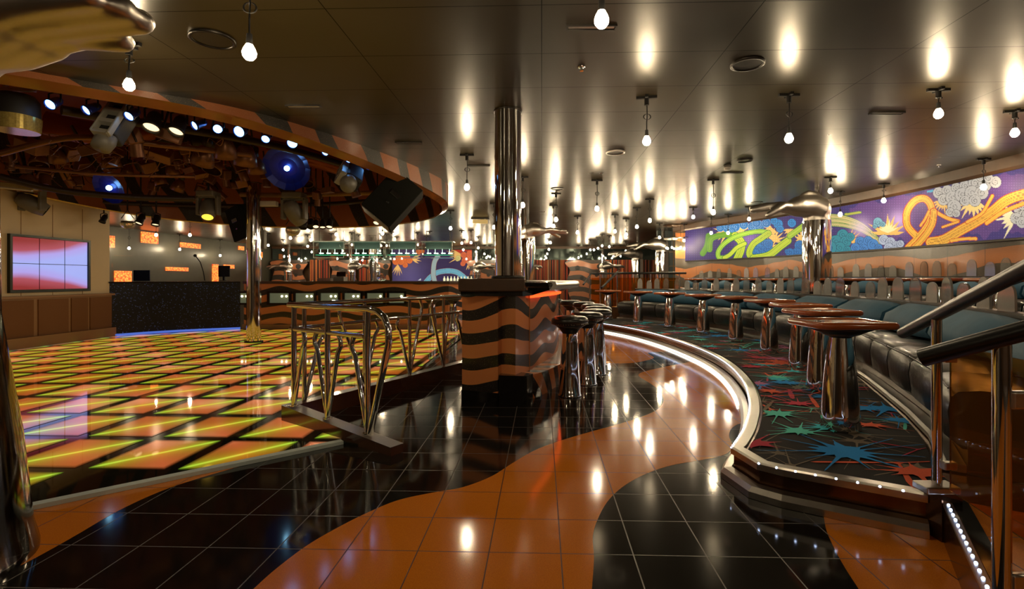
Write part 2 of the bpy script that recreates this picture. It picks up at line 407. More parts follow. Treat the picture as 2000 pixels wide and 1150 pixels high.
# ------------------------------------------------------------ lit dance floor
ca, sa = math.cos(A0), math.sin(A0)
def g2w(x, y): return Vector((x*ca+y*sa, -x*sa+y*ca))
FA, FB = Vector((-2.49, 2.53)), Vector((-1.30, 3.54)); fd = (FB-FA).normalized()
KA, KN, KF = Vector((-1.93, 4.04)), Vector((-.91, 3.312)), Vector((-.80, 6.24))
def halfplane(a, b): # keep the side to the left of a->b
    d = (b-a); return lambda p: d.x*(p[1]-a.y)-d.y*(p[0]-a.x)
def clip(poly, hp):
    out = []; n = len(poly)
    for i in range(n):
        a, b = poly[i], poly[(i+1) % n]; da, db = hp(a), hp(b)
        if da >= 0: out.append(a)
        if (da >= 0) != (db >= 0):
            t = da/(da-db); out.append(tuple(a[k]+(b[k]-a[k])*t for k in range(4)))
    return out
far_l = halfplane(Vector((-1.3, 11.28)), Vector((-6.4, 11.33))); far_b = halfplane(Vector((-6.4, 11.33)), Vector((-8.3, 9.85)))
hp_front = halfplane(FA, FB); hp_left = halfplane(Vector((-8.0, 12)), Vector((-8.0, 0)))
railL, railR = halfplane(KA, KF), halfplane(KF, KA); kern = halfplane(KA, KN); kernR = halfplane(KN, KA)
def panel_mat():
    m, nt, b = nmat('lit_floor_panel'); L = nt.links
    uv = N(nt, 'ShaderNodeUVMap'); sp = N(nt, 'ShaderNodeSeparateXYZ', {0: uv.outputs[0]})
    tc = N(nt, 'ShaderNodeTexCoord')
    u, v = sp.outputs[0], sp.outputs[1]
    d = M_(nt, 'ABSOLUTE', M_(nt, 'SUBTRACT', v, u))
    nz = N(nt, 'ShaderNodeTexNoise', {'Vector': tc.outputs['Object'], 'Scale': 1.1, 'Detail': 1.0}).outputs[0]
    ends = M_(nt, 'ABSOLUTE', M_(nt, 'MULTIPLY_ADD', M_(nt, 'ADD', u, v), 1.0, -1.0))      # 0 mid tube, 1 at its ends
    tube = M_(nt, 'POWER', 2.718, M_(nt, 'MULTIPLY', M_(nt, 'POWER', M_(nt, 'DIVIDE', d, .045), 2.0), -1.0))
    glow = M_(nt, 'POWER', 2.718, M_(nt, 'MULTIPLY', M_(nt, 'DIVIDE', d, .20), -1.0))
    red = MIX(nt, M_(nt, 'MULTIPLY_ADD', nz, 3.4, -1.25, clamp=True), (.42, .085, .010), (.72, .15, .055))
    pink = MIX(nt, M_(nt, 'MULTIPLY_ADD', nz, 5, -2.7, clamp=True), red, (.90, .36, .17))
    body = MIX(nt, M_(nt, 'MULTIPLY', ends, .9, clamp=True), pink, (.20, .095, .004))
    g = MIX(nt, M_(nt, 'POWER', ends, .8), (.80, .42, .02), (.22, .60, .01))
    c = MIX(nt, M_(nt, 'MULTIPLY', glow, .85, clamp=True), body, g)
    c = MIX(nt, M_(nt, 'MULTIPLY', tube, .9, clamp=True), c, MIX(nt, ends, (1.0, .85, .08), (.50, .95, .06)))
    eu = M_(nt, 'MINIMUM', M_(nt, 'MINIMUM', u, M_(nt, 'SUBTRACT', 1.0, u)), M_(nt, 'MINIMUM', v, M_(nt, 'SUBTRACT', 1.0, v)))
    e = M_(nt, 'MULTIPLY_ADD', eu, 12.0, .12, clamp=True)
    L.new(c, b.inputs['Emission Color']); L.new(M_(nt, 'MULTIPLY', e, .63), b.inputs['Emission Strength'])
    b.inputs['Base Color'].default_value = (.02, .02, .018, 1); b.inputs['Roughness'].default_value = .035
    b.inputs['IOR'].default_value = 1.6
    return m
m_panel = panel_mat()
dance = thing('dance_floor', 'black glass dance floor of lit orange and green squares beside the chrome railing', 'dance floor', (-4.7, 7, 0))
slab = [(FA.x-fd.x*4.2, FA.y-fd.y*4.2), tuple(FB), (-1.08, 3.45), tuple(KA), (-1.34, 5.10), (-1.18, 11.3), (-6.4, 11.40), (-8.02, 10.1), (-8.02, -.3)]
m_glassblack = mat('black_glass_floor', (.010, .011, .008), .04, 0, .2, 8, ior=1.6)
mkobj('base', MB().prism(slab, .001, .018), m_glassblack, dance, True)
a, b = FA-fd*3.6, FB+fd*.02; nv = Vector((fd.y, -fd.x))
mkobj('edge_trim', MB().prism([tuple(a), tuple(a+nv*.055), tuple(b+nv*.055), tuple(b)], .0015, .024), m_alu, dance, True)
pans = []
for j in range(-5, 15):
    for i in range(-12, 3):
        if j < 0 and i > -1-(-j-1)*2: continue
        x0, y0 = -2.73+.545*i, 2.90+.60*j; gx, gy = .040, .034
        cs = [(x0+gx, y0+gy, 0, 0), (x0+.545-gx, y0+gy, 1, 0), (x0+.545-gx, y0+.6-gy, 1, 1), (x0+gx, y0+.6-gy, 0, 1)]
        q = [(*g2w(c[0], c[1]), c[2], c[3]) for c in cs]
        for hp in (hp_front, hp_left, far_l, far_b): q = clip(q, hp) if q else q
        if len(q) < 3: continue
        P1 = clip(q, railL); P2 = clip(clip(q, railR), kernR) if clip(q, railR) else []
        P3 = []
        bd = halfplane(Vector((-1.36, 5.0)), Vector((-1.24, 11.3)))
        if P1: P1 = clip(P1, bd)
        parts_ = [p for p in (P1, P2) if len(p) >= 3]
        if not parts_: continue
        c = Vector((sum(p[0] for p in q)/len(q), sum(p[1] for p in q)/len(q)))
        if c.y < .8 or c.x/c.y < -1.25: continue
        pans.append((c.length, c, parts_))
pans.sort(key=lambda t: t[0])
rest = MB()
for k, (dd, c, pp) in enumerate(pans):
    mb = MB() if k < 99 else rest
    for p in pp: mb.add([(x[0], x[1], .0205) for x in p], [tuple(range(len(p)))], 0, [[(x[2], x[3]) for x in p]])
    if k < 99: mkobj('light_panel', mb, m_panel, dance, True)
if rest.v: tag(mkobj('light_panel_field', rest, m_panel, dance, True), kind='stuff')

# ------------------------------------------------------------ ceiling with the oval recess
RING = crom([(-4.75, 3.80), (-3.65, 4.50), (-2.80, 5.18), (-2.12, 6.42), (-1.58, 8.0), (-1.40, 9.3), (-1.85, 10.5), (-3.1, 11.4), (-4.9, 11.7), (-6.5, 11.3), (-7.7, 10.2), (-8.15, 8.4), (-8.1, 6.0), (-7.2, 4.3), (-6.0, 3.7)], 8, closed=True)
outer = [(-14, -4), (9, -4), (9, 28), (-14, 28)]
tri = tessellate_polygon([[Vector((x, y, 0)) for x, y in outer], [Vector((p.x, p.y, 0)) for p in RING]])
allp = outer+[(p.x, p.y) for p in RING]
cm = MB(); cm.add([(x, y, CEIL) for x, y in allp], [t[::-1] if _ccw(allp, t) else t for t in tri])
tag(mkobj('ceiling', cm, m_ceil), kind='structure')
def lip(y, o=0): return 2.735-.062*max(0, min(7, y-4.6))+o
rg = MB()
rp = [(-.0, CEIL), (.0, lambda y: lip(y, .06)), (.02, lambda y: lip(y, .05)), (.11, lambda y: lip(y, 0)), (.12, lambda y: lip(y, .02)), (.12, 3.62)]
rp = [((-o), z) for o, z in rp]
Rpath = list(reversed(RING))
# outward must be outside of the loop
mis = [0, 1, 1, 2, 3]
ctr = Vector((-4.8, 7.6)); test = Rpath[0]; tt = (Rpath[1]-Rpath[-1]).normalized(); sgn = 1 if Vector((tt.y, -tt.x)).dot(test-ctr) > 0 else -1
rg.sweep(Rpath, [(o*sgn, z) for o, z in rp], closed=True, mis=mis)
m_lip = mat('copper_gloss_lip', (.22, .075, .018), .2, .35, .2, 2, coat=.5)
m_liplight = mat('lip_edge_metal', (.6, .45, .25), .2, .8)
tag(mkobj('trim_1', rg, [m_zeb_ring, m_lip, m_liplight, m_zeb_ring]), kind='structure')
top = [(p.x, p.y) for p in RING]
tri = tessellate_polygon([[Vector((x, y, 0)) for x, y in top]])
tag(mkobj('ceiling_recess', MB().add([(x, y, 3.6) for x, y in top], [t for t in tri]), m_recess), kind='structure')

# ------------------------------------------------------------ walls
def wallbox(name, c, d, m): return tag(mkobj(name, MB().box(c, d), m), kind='structure')
wl = MB().box((-8.18, 4.9, 1.8), (.14, 10.1, 3.6))
tag(mkobj('wall_left', wl, m_cream), kind='structure')
jt = MB()
for y in (8.2, 8.75, 9.34): jt.box((-8.108, y, 1.62), (.004, .008, 1.6))
tag(mkobj('trim_2', jt, m_tanframe), kind='structure')
wb = MB().box((-8.09, 6.2, .40), (.04, 7.5, .58))
dado = thing('wall_dado', 'brown mesh dado panels in tan frames under the video wall', 'wall panel', (-8.1, 7.6, .1))
for y0, y1 in ((4.5, 5.9), (5.95, 7.3), (7.35, 8.38), (8.46, 9.02), (9.08, 9.42), (9.47, 9.96)):
    mkobj('panel', MB().box((-8.085, (y0+y1)/2, .50), (.02, y1-y0, .60)), m_tan, dado, True)
mkobj('frame', MB().box((-8.10, 7.2, .50), (.02, 5.6, .74)).box((-8.07, 7.2, .845), (.06, 5.6, .035)), m_tanframe, dado, True)
tag(mkobj('baseboard_left', MB().box((-8.065, 5.0, .10), (.09, 10.0, .20)).box((-8.02, 5.0, .015), (.03, 10.0, .03), 1), [m_tanframe, m_alu]), kind='structure')
wallbox('wall_back', (-3, 27.1, 1.45), (22, .2, 2.9), m_brown)
m_darkglass = mat('smoked_glass_wall', (.050, .046, .032), .38, .0, .2, 4, bump=.05, bscale=30)
wallbox('wall_booth', (-13.5, 20.0, 1.45), (.2, 16, 2.9), m_darkglass)
wallbox('wall_booth_near', (-11.1, 9.9, 1.45), (5.4, .1, 2.9), m_darkglass)
# band of dark mirror glass and fascia on the back wall
m_mirror = mat('dark_mirror', (.10, .13, .12), .05, .9, .2, 3, bump=.03, bscale=2)
tag(mkobj('trim_3', MB().box((-3, 26.9, 2.46), (20.6, .1, .62), 0).box((-3, 26.85, 2.79), (20.6, .2, .12), 1), [m_mirror, m_brown]), kind='structure')
# right wall, curved
wr = MB(); wr.sweep(WALLR, [(0, 0), (0, 2.9), (.15, 2.9), (.15, 0)], pclosed=True, mis=[0, 0, 0, 0])
tag(mkobj('wall_right', wr, m_zeb_wall), kind='structure')
cv = MB(); cv.sweep(WALLR, [(.0, 2.66), (-.05, 2.66), (-.09, 2.70), (-.10, 2.85), (0, 2.85)], pclosed=True)
tag(mkobj('trim_4', cv, m_brown), kind='structure')
wallbox('wall_right_far', (5.85, 18.1, 1.45), (2.3, .2, 2.9), mat('blue_grey_wall', (.055, .075, .08), .35, .2, .1, 4))
gl = MB()
for z in (.6, 1.1, 1.6, 2.1, 2.6): gl.box((5.85, 17.99, z), (2.3, .01, .02))
for x in (5.25, 5.85, 6.4): gl.box((x, 17.99, 1.45), (.02, .01, 2.9))
tag(mkobj('trim_5', gl, mat('brass_joint', (.35, .2, .08), .3, .8)), kind='structure')
wallbox('wall_front', (-2, -4.0, 1.45), (23, .2, 2.9), m_brown)

# ------------------------------------------------------------ lower platform
PZ = .17
front = [(1.81, 2.29), (1.32, 2.60), (1.235, 2.68)]
edge = resample(EDGEC, .09)
bfr = resample(BENCH, .25)
plat = thing('seating_platform', 'curved carpeted seating platform with bronze riser and a nosing of tiny LED dots', 'platform', (2.6, 7, 0))
back = list(reversed([(p.x, p.y) for p in offset(bfr, .3)]))
poly = front+[(p.x, p.y) for p in edge]+back+[(2.10, 2.38)]
mkobj('body', MB().prism(poly, 0, PZ-.004), m_riser, plat, True)
# carpet with splashes
m_c0 = mat('carpet_black', (.016, .014, .015), .95, 0, .5, 300)
m_c1 = mat('carpet_taupe', (.19, .15, .11), .95, 0, .4, 250)
m_cs = [mat('carpet_'+n, c, .95, 0, .3, 260) for n, c in (('blue', (.005, .26, .72)), ('teal', (.10, .60, .50)), ('red', (.52, .03, .07)), ('coral', (.80, .12, .05)), ('mauve', (.45, .15, .32)), ('cyan', (.04, .52, .66)))]
inner = [Vector(p) for p in [(1.80, 2.34), (1.335, 2.64), (1.26, 2.72)]]+offset(edge, .075)
fr_b = [Vector((2.02, 2.42))]+offset(bfr, -.045)
cpoly = [(p.x, p.y) for p in inner]+[(p.x, p.y) for p in reversed(fr_b)]
EDN = np.array(cpoly)
def inside(x, y):
    X, Y = EDN[:, 0], EDN[:, 1]; X2, Y2 = np.roll(X, -1), np.roll(Y, -1)
    c = ((Y > y) != (Y2 > y)) & (x < (X2-X)*(y-Y)/(Y2-Y+1e-12)+X)
    return c.sum() % 2 == 1
cp = MB().prism(cpoly, PZ-.003, PZ+.004, 0)
rnd = random.Random(11); lvl = [PZ+.0043]
def splat(cx, cy, r, mi, spikes, stretch, ang, core=.28):
    if not inside(cx, cy): return
    pts = []; n = spikes
    for k in range(n):
        a = 2*math.pi*(k+rnd.uniform(-.25, .25))/n
        rl = r*rnd.choice((.45, .7, 1.0, 1.0, .6))*rnd.uniform(.8, 1.15); w = .10/n*6*rnd.uniform(.6, 1.1)
        rc = r*core*rnd.uniform(.8, 1.15)
        for q, (da, rr) in enumerate(((-math.pi/n*.95, rc*.8), (-w*1.6, rc*1.1), (-w*.35, (rc+rl)*.5), (-w*.16, rl*.93), (0, rl), (w*.16, rl*.93), (w*.35, (rc+rl)*.5), (w*1.6, rc*1.1))):
            pts.append((a+da, rr))
    out = []
    for a, rr in pts:
        x, y = math.cos(a)*rr*stretch, math.sin(a)*rr
        X, Y = cx+x*math.cos(ang)-y*math.sin(ang), cy+x*math.sin(ang)+y*math.cos(ang)
        t = 1.0
        while t > .05 and not inside(cx+(X-cx)*t, cy+(Y-cy)*t): t -= .08
        out.append((cx+(X-cx)*t, cy+(Y-cy)*t))
    tri = tessellate_polygon([[Vector((x, y, 0)) for x, y in out]])
    lvl[0] += .00004
    cp.add([(x, y, lvl[0]) for x, y in out], [t if _ccw(out, t) else t[::-1] for t in tri], mi)
def rpos(y0, y1):
    for _ in range(60):
        x, y = rnd.uniform(1.2, 3.9), rnd.uniform(y0, y1)
        if inside(x, y): return x, y
    return 2.5, 5
for k in range(70):
    x, y = rpos(2.4, 11.5); splat(x, y, rnd.uniform(.16, .34), 1, 7, 1.5, rnd.uniform(0, 6.3), .16)
for k in range(40):
    x, y = rpos(2.4, 8); splat(x, y, rnd.uniform(.2, .45), rnd.choice((1, 2, 4, 5, 3)), 3, 1.8, rnd.uniform(-.6, .6), .05)
for k in range(70):
    x, y = rpos(3.2, 11.6); splat(x, y, rnd.uniform(.18, .32), 2+rnd.randrange(6), rnd.choice((9, 11, 12)), 1.45, rnd.uniform(-.5, .5))
# the large splashes seen in front
for (u, v, r, c, s, st) in ((1650, 885, .30, 2, 13, 1.35), (1560, 845, .17, 3, 10, 1.3), (1560, 790, .16, 4, 10, 1.5), (1690, 800, .17, 2, 11, 1.5), (1520, 738, .16, 3, 10, 1.4), (1810, 870, .17, 3, 10, 1.5), (1790, 925, .17, 5, 8, 1.5), (1700, 833, .13, 5, 9, 1.6), (1470, 868, .16, 4, 7, 1.6), (1600, 720, .14, 6, 9, 1.3), (1500, 712, .16, 5, 9, 1.6)):
    p = on_z(u, v, PZ); splat(p.x, p.y, r*1.4, c, s, st, rnd.uniform(-.3, .1))
mkobj('carpet', cp, [m_c0, m_c1]+m_cs, plat, True)
# steel nosing, LED dots, base trim, glow tube
nose = [Vector(p) for p in front]+edge
ns = MB(); ns.sweep(nose, [(-.018, PZ-.03), (-.018, PZ+.002), (0.0, PZ+.007), (.055, PZ+.007), (.06, PZ-.002), (0, PZ-.03)], pclosed=True)
mkobj('nosing', ns, m_steel, plat, True)
bt = MB(); bt.sweep(nose, [(-.075, .002), (-.075, .035), (-.055, .060), (-.012, .066), (-.004, .002)], pclosed=True, smooth=False)
mkobj('base_trim', bt, m_steel, plat, True)
ld = MB()
for p in resample([Vector(p) for p in front], .088)[1:]: ld.ball((p.x-.010, p.y-.012, PZ+.005), .0055, 8)
for k, p in enumerate(resample(EDGEC, .042)): ld.ball((p.x-.016, p.y, PZ+.004), .0032+.0003*min(p.y, 10), 6)
tag(mkobj('led_dot', ld, e_led, plat, True), kind='stuff')
gt = MB(); gp = offset([p for p in resample(EDGEC, .15) if p.y > 4.4], -.085); gt.tube([(p.x, p.y, .018) for p in gp], .010, 6)
mkobj('light_tube', gt, e_ledstrip, plat, True)

# ------------------------------------------------------------ banquettes
def banquette(name, label, path, base, seg, yel=None):
    path = resample(path, seg); root = thing(name, label, 'banquette', (path[len(path)//2].x, path[len(path)//2].y, base))
    pl = MB(); pl.sweep(path, [(.09, base), (.09, base+.16), (.55, base+.16), (.55, base)], pclosed=True)
    mkobj('plinth', pl, m_brown, root, True)
    kk = MB(); kk.sweep(path, [(-.01, base+.004), (-.01, base+.030), (.01, base+.042), (.085, base+.042), (.085, base+.004)], pclosed=True)
    mkobj('kick_strip', kk, m_steel, root, True)
    for i in range(len(path)-1):
        a, b = path[i], path[i+1]; d = (b-a).normalized()
        q = resample([a+d*.012, (a+b)/2, b-d*.012], seg/6)
        # bow the middle of each cushion a little and pinch its ends
        sb = MB()
        S = [(.05, .12), (.005, .16), (-.01, .30), (.0, .39), (.035, .425), (.12, .44), (.30, .435), (.46, .425), (.46, .12)]
        P = [Vector(p) for p in q]; k = len(P); t = (b-a).normalized(); nrm = Vector((t.y, -t.x)); vs = []
        for r_ in range(k):
            e = 1-abs(2*r_/(k-1)-1)**6
            for (o, z) in S:
                oo = o+(1-e)*.02; zz = base+z-(1-e)*.022*(1 if z > .3 else 0); w = P[r_]+nrm*oo; vs.append((w.x, w.y, zz))
        m = len(S); fs = [(i_*m+j, i_*m+j+1, (i_+1)*m+j+1, (i_+1)*m+j) for i_ in range(k-1) for j in range(m-1)]
        sb.add(vs, fs, 0, smooth=True); sb.add(vs[:m], [tuple(range(m))[::-1]]); sb.add(vs[-m:], [tuple(range(m))])
        st = MB(); w = [P[r_]+nrm*.012 for r_ in range(k)]; st.tube([(p.x, p.y, base+.418) for p in w], .0045, 5)
        so = mkobj('seat_cushion', sb, m_leather, root, True)
        if a.y < 6.5: mkobj('piping', st, m_leather2, so).location = (0, 0, 0); pipe = so.children[0]; pipe.data.transform(Matrix.Translation(-root.location))
    bk = resample(path, seg*1.9)
    for i in range(len(bk)-1):
        q = resample([p for p in (bk[i].lerp(bk[i+1], t) for t in (.008, .25, .5, .75, .992))], seg/4)
        S = [(.40, .44), (.36, .50), (.39, .60), (.50, .69), (.58, .72), (.62, .70), (.62, .44)]
        k = len(q); t = (q[-1]-q[0]).normalized(); nrm = Vector((t.y, -t.x)); vs = []
        for r_ in range(k):
            e = 1-abs(2*r_/(k-1)-1)**5
            for (o, z) in S:
                w = q[r_]+nrm*(o+(1-e)*.05*(1 if o < .6 else 0)); vs.append((w.x, w.y, base+z-(1-e)*.03*(z > .6)))
        m = len(S); cb = MB(); cb.add(vs, [(i_*m+j, i_*m+j+1, (i_+1)*m+j+1, (i_+1)*m+j) for i_ in range(k-1) for j in range(m-1)], 0, smooth=True)
        cb.add(vs[:m], [tuple(range(m))[::-1]]); cb.add(vs[-m:], [tuple(range(m))])
        mkobj('back_cushion', cb, m_yellowup if (yel and q[0].y > yel) else m_blue, root, True)
    return root
banquette('banquette', 'long curved banquette with black leather seats and blue back cushions on the carpeted platform', BENCH, PZ, .62, 11.9)
bs = [p for p in BENCH if p.y < 11.4]
t1 = [p for p in resample(BENCH, .3)]
lg = MB(); lg.sweep(t1, [(.63, PZ), (.63, PZ+.725), (.655, PZ+.735), (.76, PZ+.735), (.78, PZ+.72), (.78, PZ)], pclosed=True)
tag(mkobj('back_ledge', lg, m_darkmetal), 'dark ledge behind the lower banquette carrying the clear rounded screens', 'ledge')
# upper tier floor
UZ = .45
up = [(p.x, p.y) for p in offset(t1, .78)]+[(4.6, 17.0)]+[(p.x, p.y) for p in reversed(resample(WALLR, .4)) if p.y > 1.0]
tag(mkobj('floor_upper', MB().prism(up, .0, UZ), m_c1), kind='structure')
UB = [p for p in offset(resample(WALLR, .3), -.86) if 2.6 < p.y < 15.4]
banquette('banquette', 'upper tier banquette with blue back cushions along the curved mural wall', UB, UZ, .66)
lg = MB(); lg.sweep(offset(UB, .0), [(.63, UZ), (.63, UZ+.725), (.65, UZ+.735), (.78, UZ+.735), (.80, UZ+.72), (.80, UZ)], pclosed=True)
tag(mkobj('back_ledge', lg, m_darkmetal), 'dark ledge between the upper banquette and the wavy striped wall', 'ledge')
# ------------------------------------------------------------ pier and island bar
pier = thing('striped_pier', 'wavy black and copper striped pier in front of the tall chrome column', 'pier', (-.25, 5.0, 0))
A_, B_, C_, D_ = (-.59, 4.79), (-.235, 4.65), (-.20, 4.72), (-.085, 4.62)
E_, F_, G_ = (.05, 4.98), (.02, 5.55), (-.55, 5.55)
body = [(-.59, 4.79), (-.245, 4.65), (-.215, 4.70), (-.085, 4.63), (.045, 4.95), (.02, 5.42), (-.57, 5.42)]
mkobj('shaft', MB().prism(body, .0, 1.03, 0), m_zeb_pier, pier, True)
mkobj('plinth', MB().prism([(-.596, 4.786), (-.245, 4.642), (-.215, 4.69), (-.08, 4.62), (.05, 4.95), (.0, 5.40), (-.57, 5.40)], 0, .10, 0), m_blackgloss, pier, True)
mkobj('cap', MB().bbox((-.30, 5.01, 1.087), (.60, .86, .118), .012), m_brown, pier, True)
mkobj('collar', MB().prism([(-.6, 4.76), (-.24, 4.62), (-.02, 4.62), (.08, 4.9), (.03, 5.4), (-.58, 5.4)], .985, 1.03), m_blackgloss, pier, True)

BAR = crom([(.03, 4.95), (.22, 5.55), (.36, 6.15), (.43, 6.8), (.44, 7.45), (.37, 8.15), (.20, 8.9), (-.1, 9.5), (-.5, 9.9)], 6)
bar = thing('island_bar', 'curved island bar with mirror chrome counter edge, red light strip and striped foot ledge', 'bar', (.2, 7, 0))
fr = MB(); fr.sweep(BAR, [(.02, .0), (.02, 1.02), (-.0, 1.02), (-.0, 0)], pclosed=True)
mkobj('front', fr, m_zeb_pier, bar, True)
pn = MB()
m_barpanel = mat('glossy_dark_panel', (.06, .035, .022), .10, .4, .3, 4, coat=.6)
bsx = resample(BAR, .55)
for a, b in zip(bsx[:-1], bsx[1:]):
    d = (b-a).normalized(); n_ = Vector((d.y, -d.x)); a2, b2 = a+d*.03+n_*.012, b-d*.03+n_*.012
    pn.add([(a2.x, a2.y, .30), (b2.x, b2.y, .30), (b2.x, b2.y, .93), (a2.x, a2.y, .93)], [(0, 1, 2, 3)])
ct = MB(); ct.sweep(BAR, [(.24, 1.065), (.25, 1.085), (.24, 1.105), (-.02, 1.105), (-.02, 1.065)], pclosed=True); ct.sweep(BAR[9:], [(-.021, 1.105), (-.45, 1.105), (-.45, 1.065), (-.021, 1.065)], pclosed=True)
mkobj('counter', ct, m_blackgloss, bar, True)
cr = MB(); cr.sweep(BAR, [(.22, 1.035), (.275, 1.045), (.292, 1.08), (.275, 1.115), (.24, 1.122), (.2, 1.115)], pclosed=True, smooth=True)
mkobj('counter_edge', cr, m_steel, bar, True)
sf = MB(); sf.sweep(BAR, [(.0, .97), (.20, 1.03), (.24, 1.06), (.0, 1.06)], pclosed=True)
mkobj('soffit', sf, m_blackgloss, bar, True)
ne = MB(); ne.sweep(BAR[:30], [(.02, .955), (.055, .96), (.055, .982), (.02, .982)], pclosed=True)
mkobj('light_strip', ne, e_red, bar, True)
fl = MB(); fp = crom([(-.10, 4.70), (.13, 4.98), (.34, 5.5), (.48, 6.1), (.56, 6.8), (.56, 7.5), (.48, 8.2), (.3, 8.9)], 6)
fl = MB(); fl.sweep(fp, [(.02, .0), (.07, .245), (-.25, .275), (-.25, 0)], pclosed=True)
mkobj('foot_ledge', fl, m_zeb_kick, bar, True)
mkobj('ledge_end', MB().prism([(-.235, 4.60), (.02, 4.56), (.075, 4.68), (-.12, 4.82), (-.22, 4.76)], 0, .272), m_blackgloss, bar, True)

# stools
st = thing('bar_stool', 'x', 'stool', (0, 0, 0), 0, 'bar stools around the island bar')
mkobj('pedestal', MB().lathe([(.001, 0), (.118, 0), (.118, .012), (.108, .03), (.098, .25), (.078, .50), (.068, .64), (.075, .655)], n=32), m_chrome, st)
mkobj('collar', MB().lathe([(.064, .60), (.10, .655), (.14, .685), (.001, .685)], n=28), m_darkmetal, st)
seat = mkobj('seat', MB().lathe([(.001, .685), (.14, .685), (.172, .70), (.182, .728), (.176, .756), (.150, .775), (.08, .783), (.001, .785)], n=36), m_leather2, st)
rv = MB()
for k in range(44):
    a = 2*math.pi*k/44; rv.ball((.179*math.cos(a), .179*math.sin(a), .706), .0045, 5)
mkobj('stud_trim', rv, m_chrome, seat)
SP = [(.44, 4.99), (.67, 5.54), (.86, 6.12), (.97, 6.76), (1.0, 7.42), (.94, 8.08), (.78, 8.72), (.52, 9.28)]
first = True
for k, (x, y) in enumerate(SP):
    lb = 'black leather stool on chrome pedestal at the island bar, %s from the striped pier' % ORD[k]
    if first: st.location = (x, y, 0); st['label'] = lb; first = False
    else: dup(st, (x, y, 0), label=lb)
for k, (x, y) in enumerate([(-1.55, 11.0), (-1.95, 10.7)]):
    dup(st, (x, y, 0), label='small dark stool beyond the chrome railing by the striped bar end, %s from the pier' % ORD[k], group='stools by the far bar end')

# ------------------------------------------------------------ cocktail tables
tb = thing('cocktail_table', 'x', 'table', (0, 0, 0), 0, 'cocktail tables in front of the lower banquette')
mkobj('pedestal', MB().lathe([(.001, 0), (.118, 0), (.120, .02), (.110, .12), (.098, .30), (.082, .48), (.066, .58), (.064, .60)], n=36), m_chrome, tb)
mkobj('cone', MB().lathe([(.060, .575), (.066, .60), (.10, .612), (.215, .665), (.001, .668)], n=36), m_darkmetal, tb)
def rrect(w, d, r, n=5):
    out = []
    for cx, cy, a0 in ((w/2-r, d/2-r, 0), (-w/2+r, d/2-r, 90), (-w/2+r, -d/2+r, 180), (w/2-r, -d/2+r, 270)):
        for k in range(n+1):
            a = R(a0+90*k/n); out.append((cx+r*math.cos(a), cy+r*math.sin(a)))
    return out
mkobj('tabletop', MB().prism(rrect(.445, .40, .03), .668, .698), m_woodtop, tb)
ed = MB(); ed.tube([(x, y, .684) for x, y in rrect(.455, .41, .035)], .023, 10, closed=True)
mkobj('edge_moulding', ed, m_wood, tb)
TBL = [(1641, 838, 0), (1603, 762, 0), (1562, 719, 0), (1502, 689, 0), (1437, 667, 0), (1373, 652, 0), (1308, 640, 0), (1246, 631, 0), (1187, 624, 0)]
tn = 0
for k, (u, v, _) in enumerate(TBL):
    p = on_z(u, v, PZ)
    fr_ = ray_on(BENCH, u); rz = math.atan2(-(p.x+1.2), (p.y-7.3))*.0
    lb = 'chrome pedestal cocktail table on the carpeted platform, %s from the stair rails' % ORD[k]
    rz = R((-2, 3, 4, 10, 16, 22, 28, 32, 38)[k])
    if k == 0: tb.location = (p.x, p.y, PZ); tb.rotation_euler.z = rz; tb['label'] = lb
    else: dup(tb, (p.x, p.y, PZ), rz, lb)
UT = offset(resample(WALLR, .3), -1.42)
for k, u in enumerate((1950, 1836, 1738, 1655, 1520, 1476, 1434, 1395, 1360)):
    r_ = ray_on(UT, u)
    if r_ is None: continue
    p, d = r_
    dup(tb, (p.x, p.y, UZ), R(0)+math.atan2(d.y, d.x), 'cocktail table on the upper tier before the striped wall, %s from the stair rails' % ORD[k], 'cocktail tables on the upper tier')

# ------------------------------------------------------------ rounded clear screens
def screen(h):
    w = .062; pts = [(-w, 0), (w, 0), (w*.97, h*.55)]
    for k in range(1, 10):
        a = math.pi*k/10; pts.append((w*.93*math.cos(a), h*.62+h*.38*math.sin(a)))
    pts.append((-w*.97, h*.55))
    mb = MB(); n = len(pts); t = .011
    mb.add([(x, -t, z) for x, z in pts]+[(x, t, z) for x, z in pts], [tuple(range(n)), tuple(range(2*n-1, n-1, -1))]+[((i+1) % n, i, n+i, n+(i+1) % n) for i in range(n)])
    return mb
sc_ = {}
def put_screens(us, path, off, z, words, group):
    P = offset(path, off)
    for k, u in enumerate(us):
        r_ = ray_on(P, u)
        if r_ is None: continue
        p, d = r_; h = (.255, .205)[1 if k % 4 == 0 or k % 7 == 2 else 0]
        if h not in sc_:
            o = mkobj('glass_screen', screen(h), m_acryl); sc_[h] = o
        else:
            o = sc_[h].copy(); COL.objects.link(o)
        o.location = (p.x, p.y, z); o.rotation_euler = (0, 0, math.atan2(d.y, d.x)+R(rnd.uniform(12, 30)))
        tag(o, 'rounded clear acrylic screen %s, %s from the stair end' % (words, ORD[k]), 'screen', group)
lowu = list(reversed([1212, 1229, 1250, 1268, 1283, 1301, 1323, 1342, 1358, 1376, 1399, 1420, 1438, 1458, 1481, 1503, 1524, 1544, 1573, 1596, 1617, 1641, 1670, 1700, 1724, 1754, 1788, 1821, 1850, 1883, 1923, 1967]))
put_screens(lowu, resample(BENCH, .2), .70, PZ+.735, 'standing behind the lower banquette', 'clear screens behind the lower banquette')
upu = list(reversed([1350, 1370, 1387, 1404, 1425, 1443, 1458, 1476, 1499, 1518, 1535, 1555, 1622, 1642, 1672, 1696, 1721, 1744, 1776, 1805, 1830, 1860, 1898, 1934, 1965, 1993]))
put_screens(upu, resample(UB, .2), .71, UZ+.735, 'standing behind the upper banquette', 'clear screens behind the upper banquette')

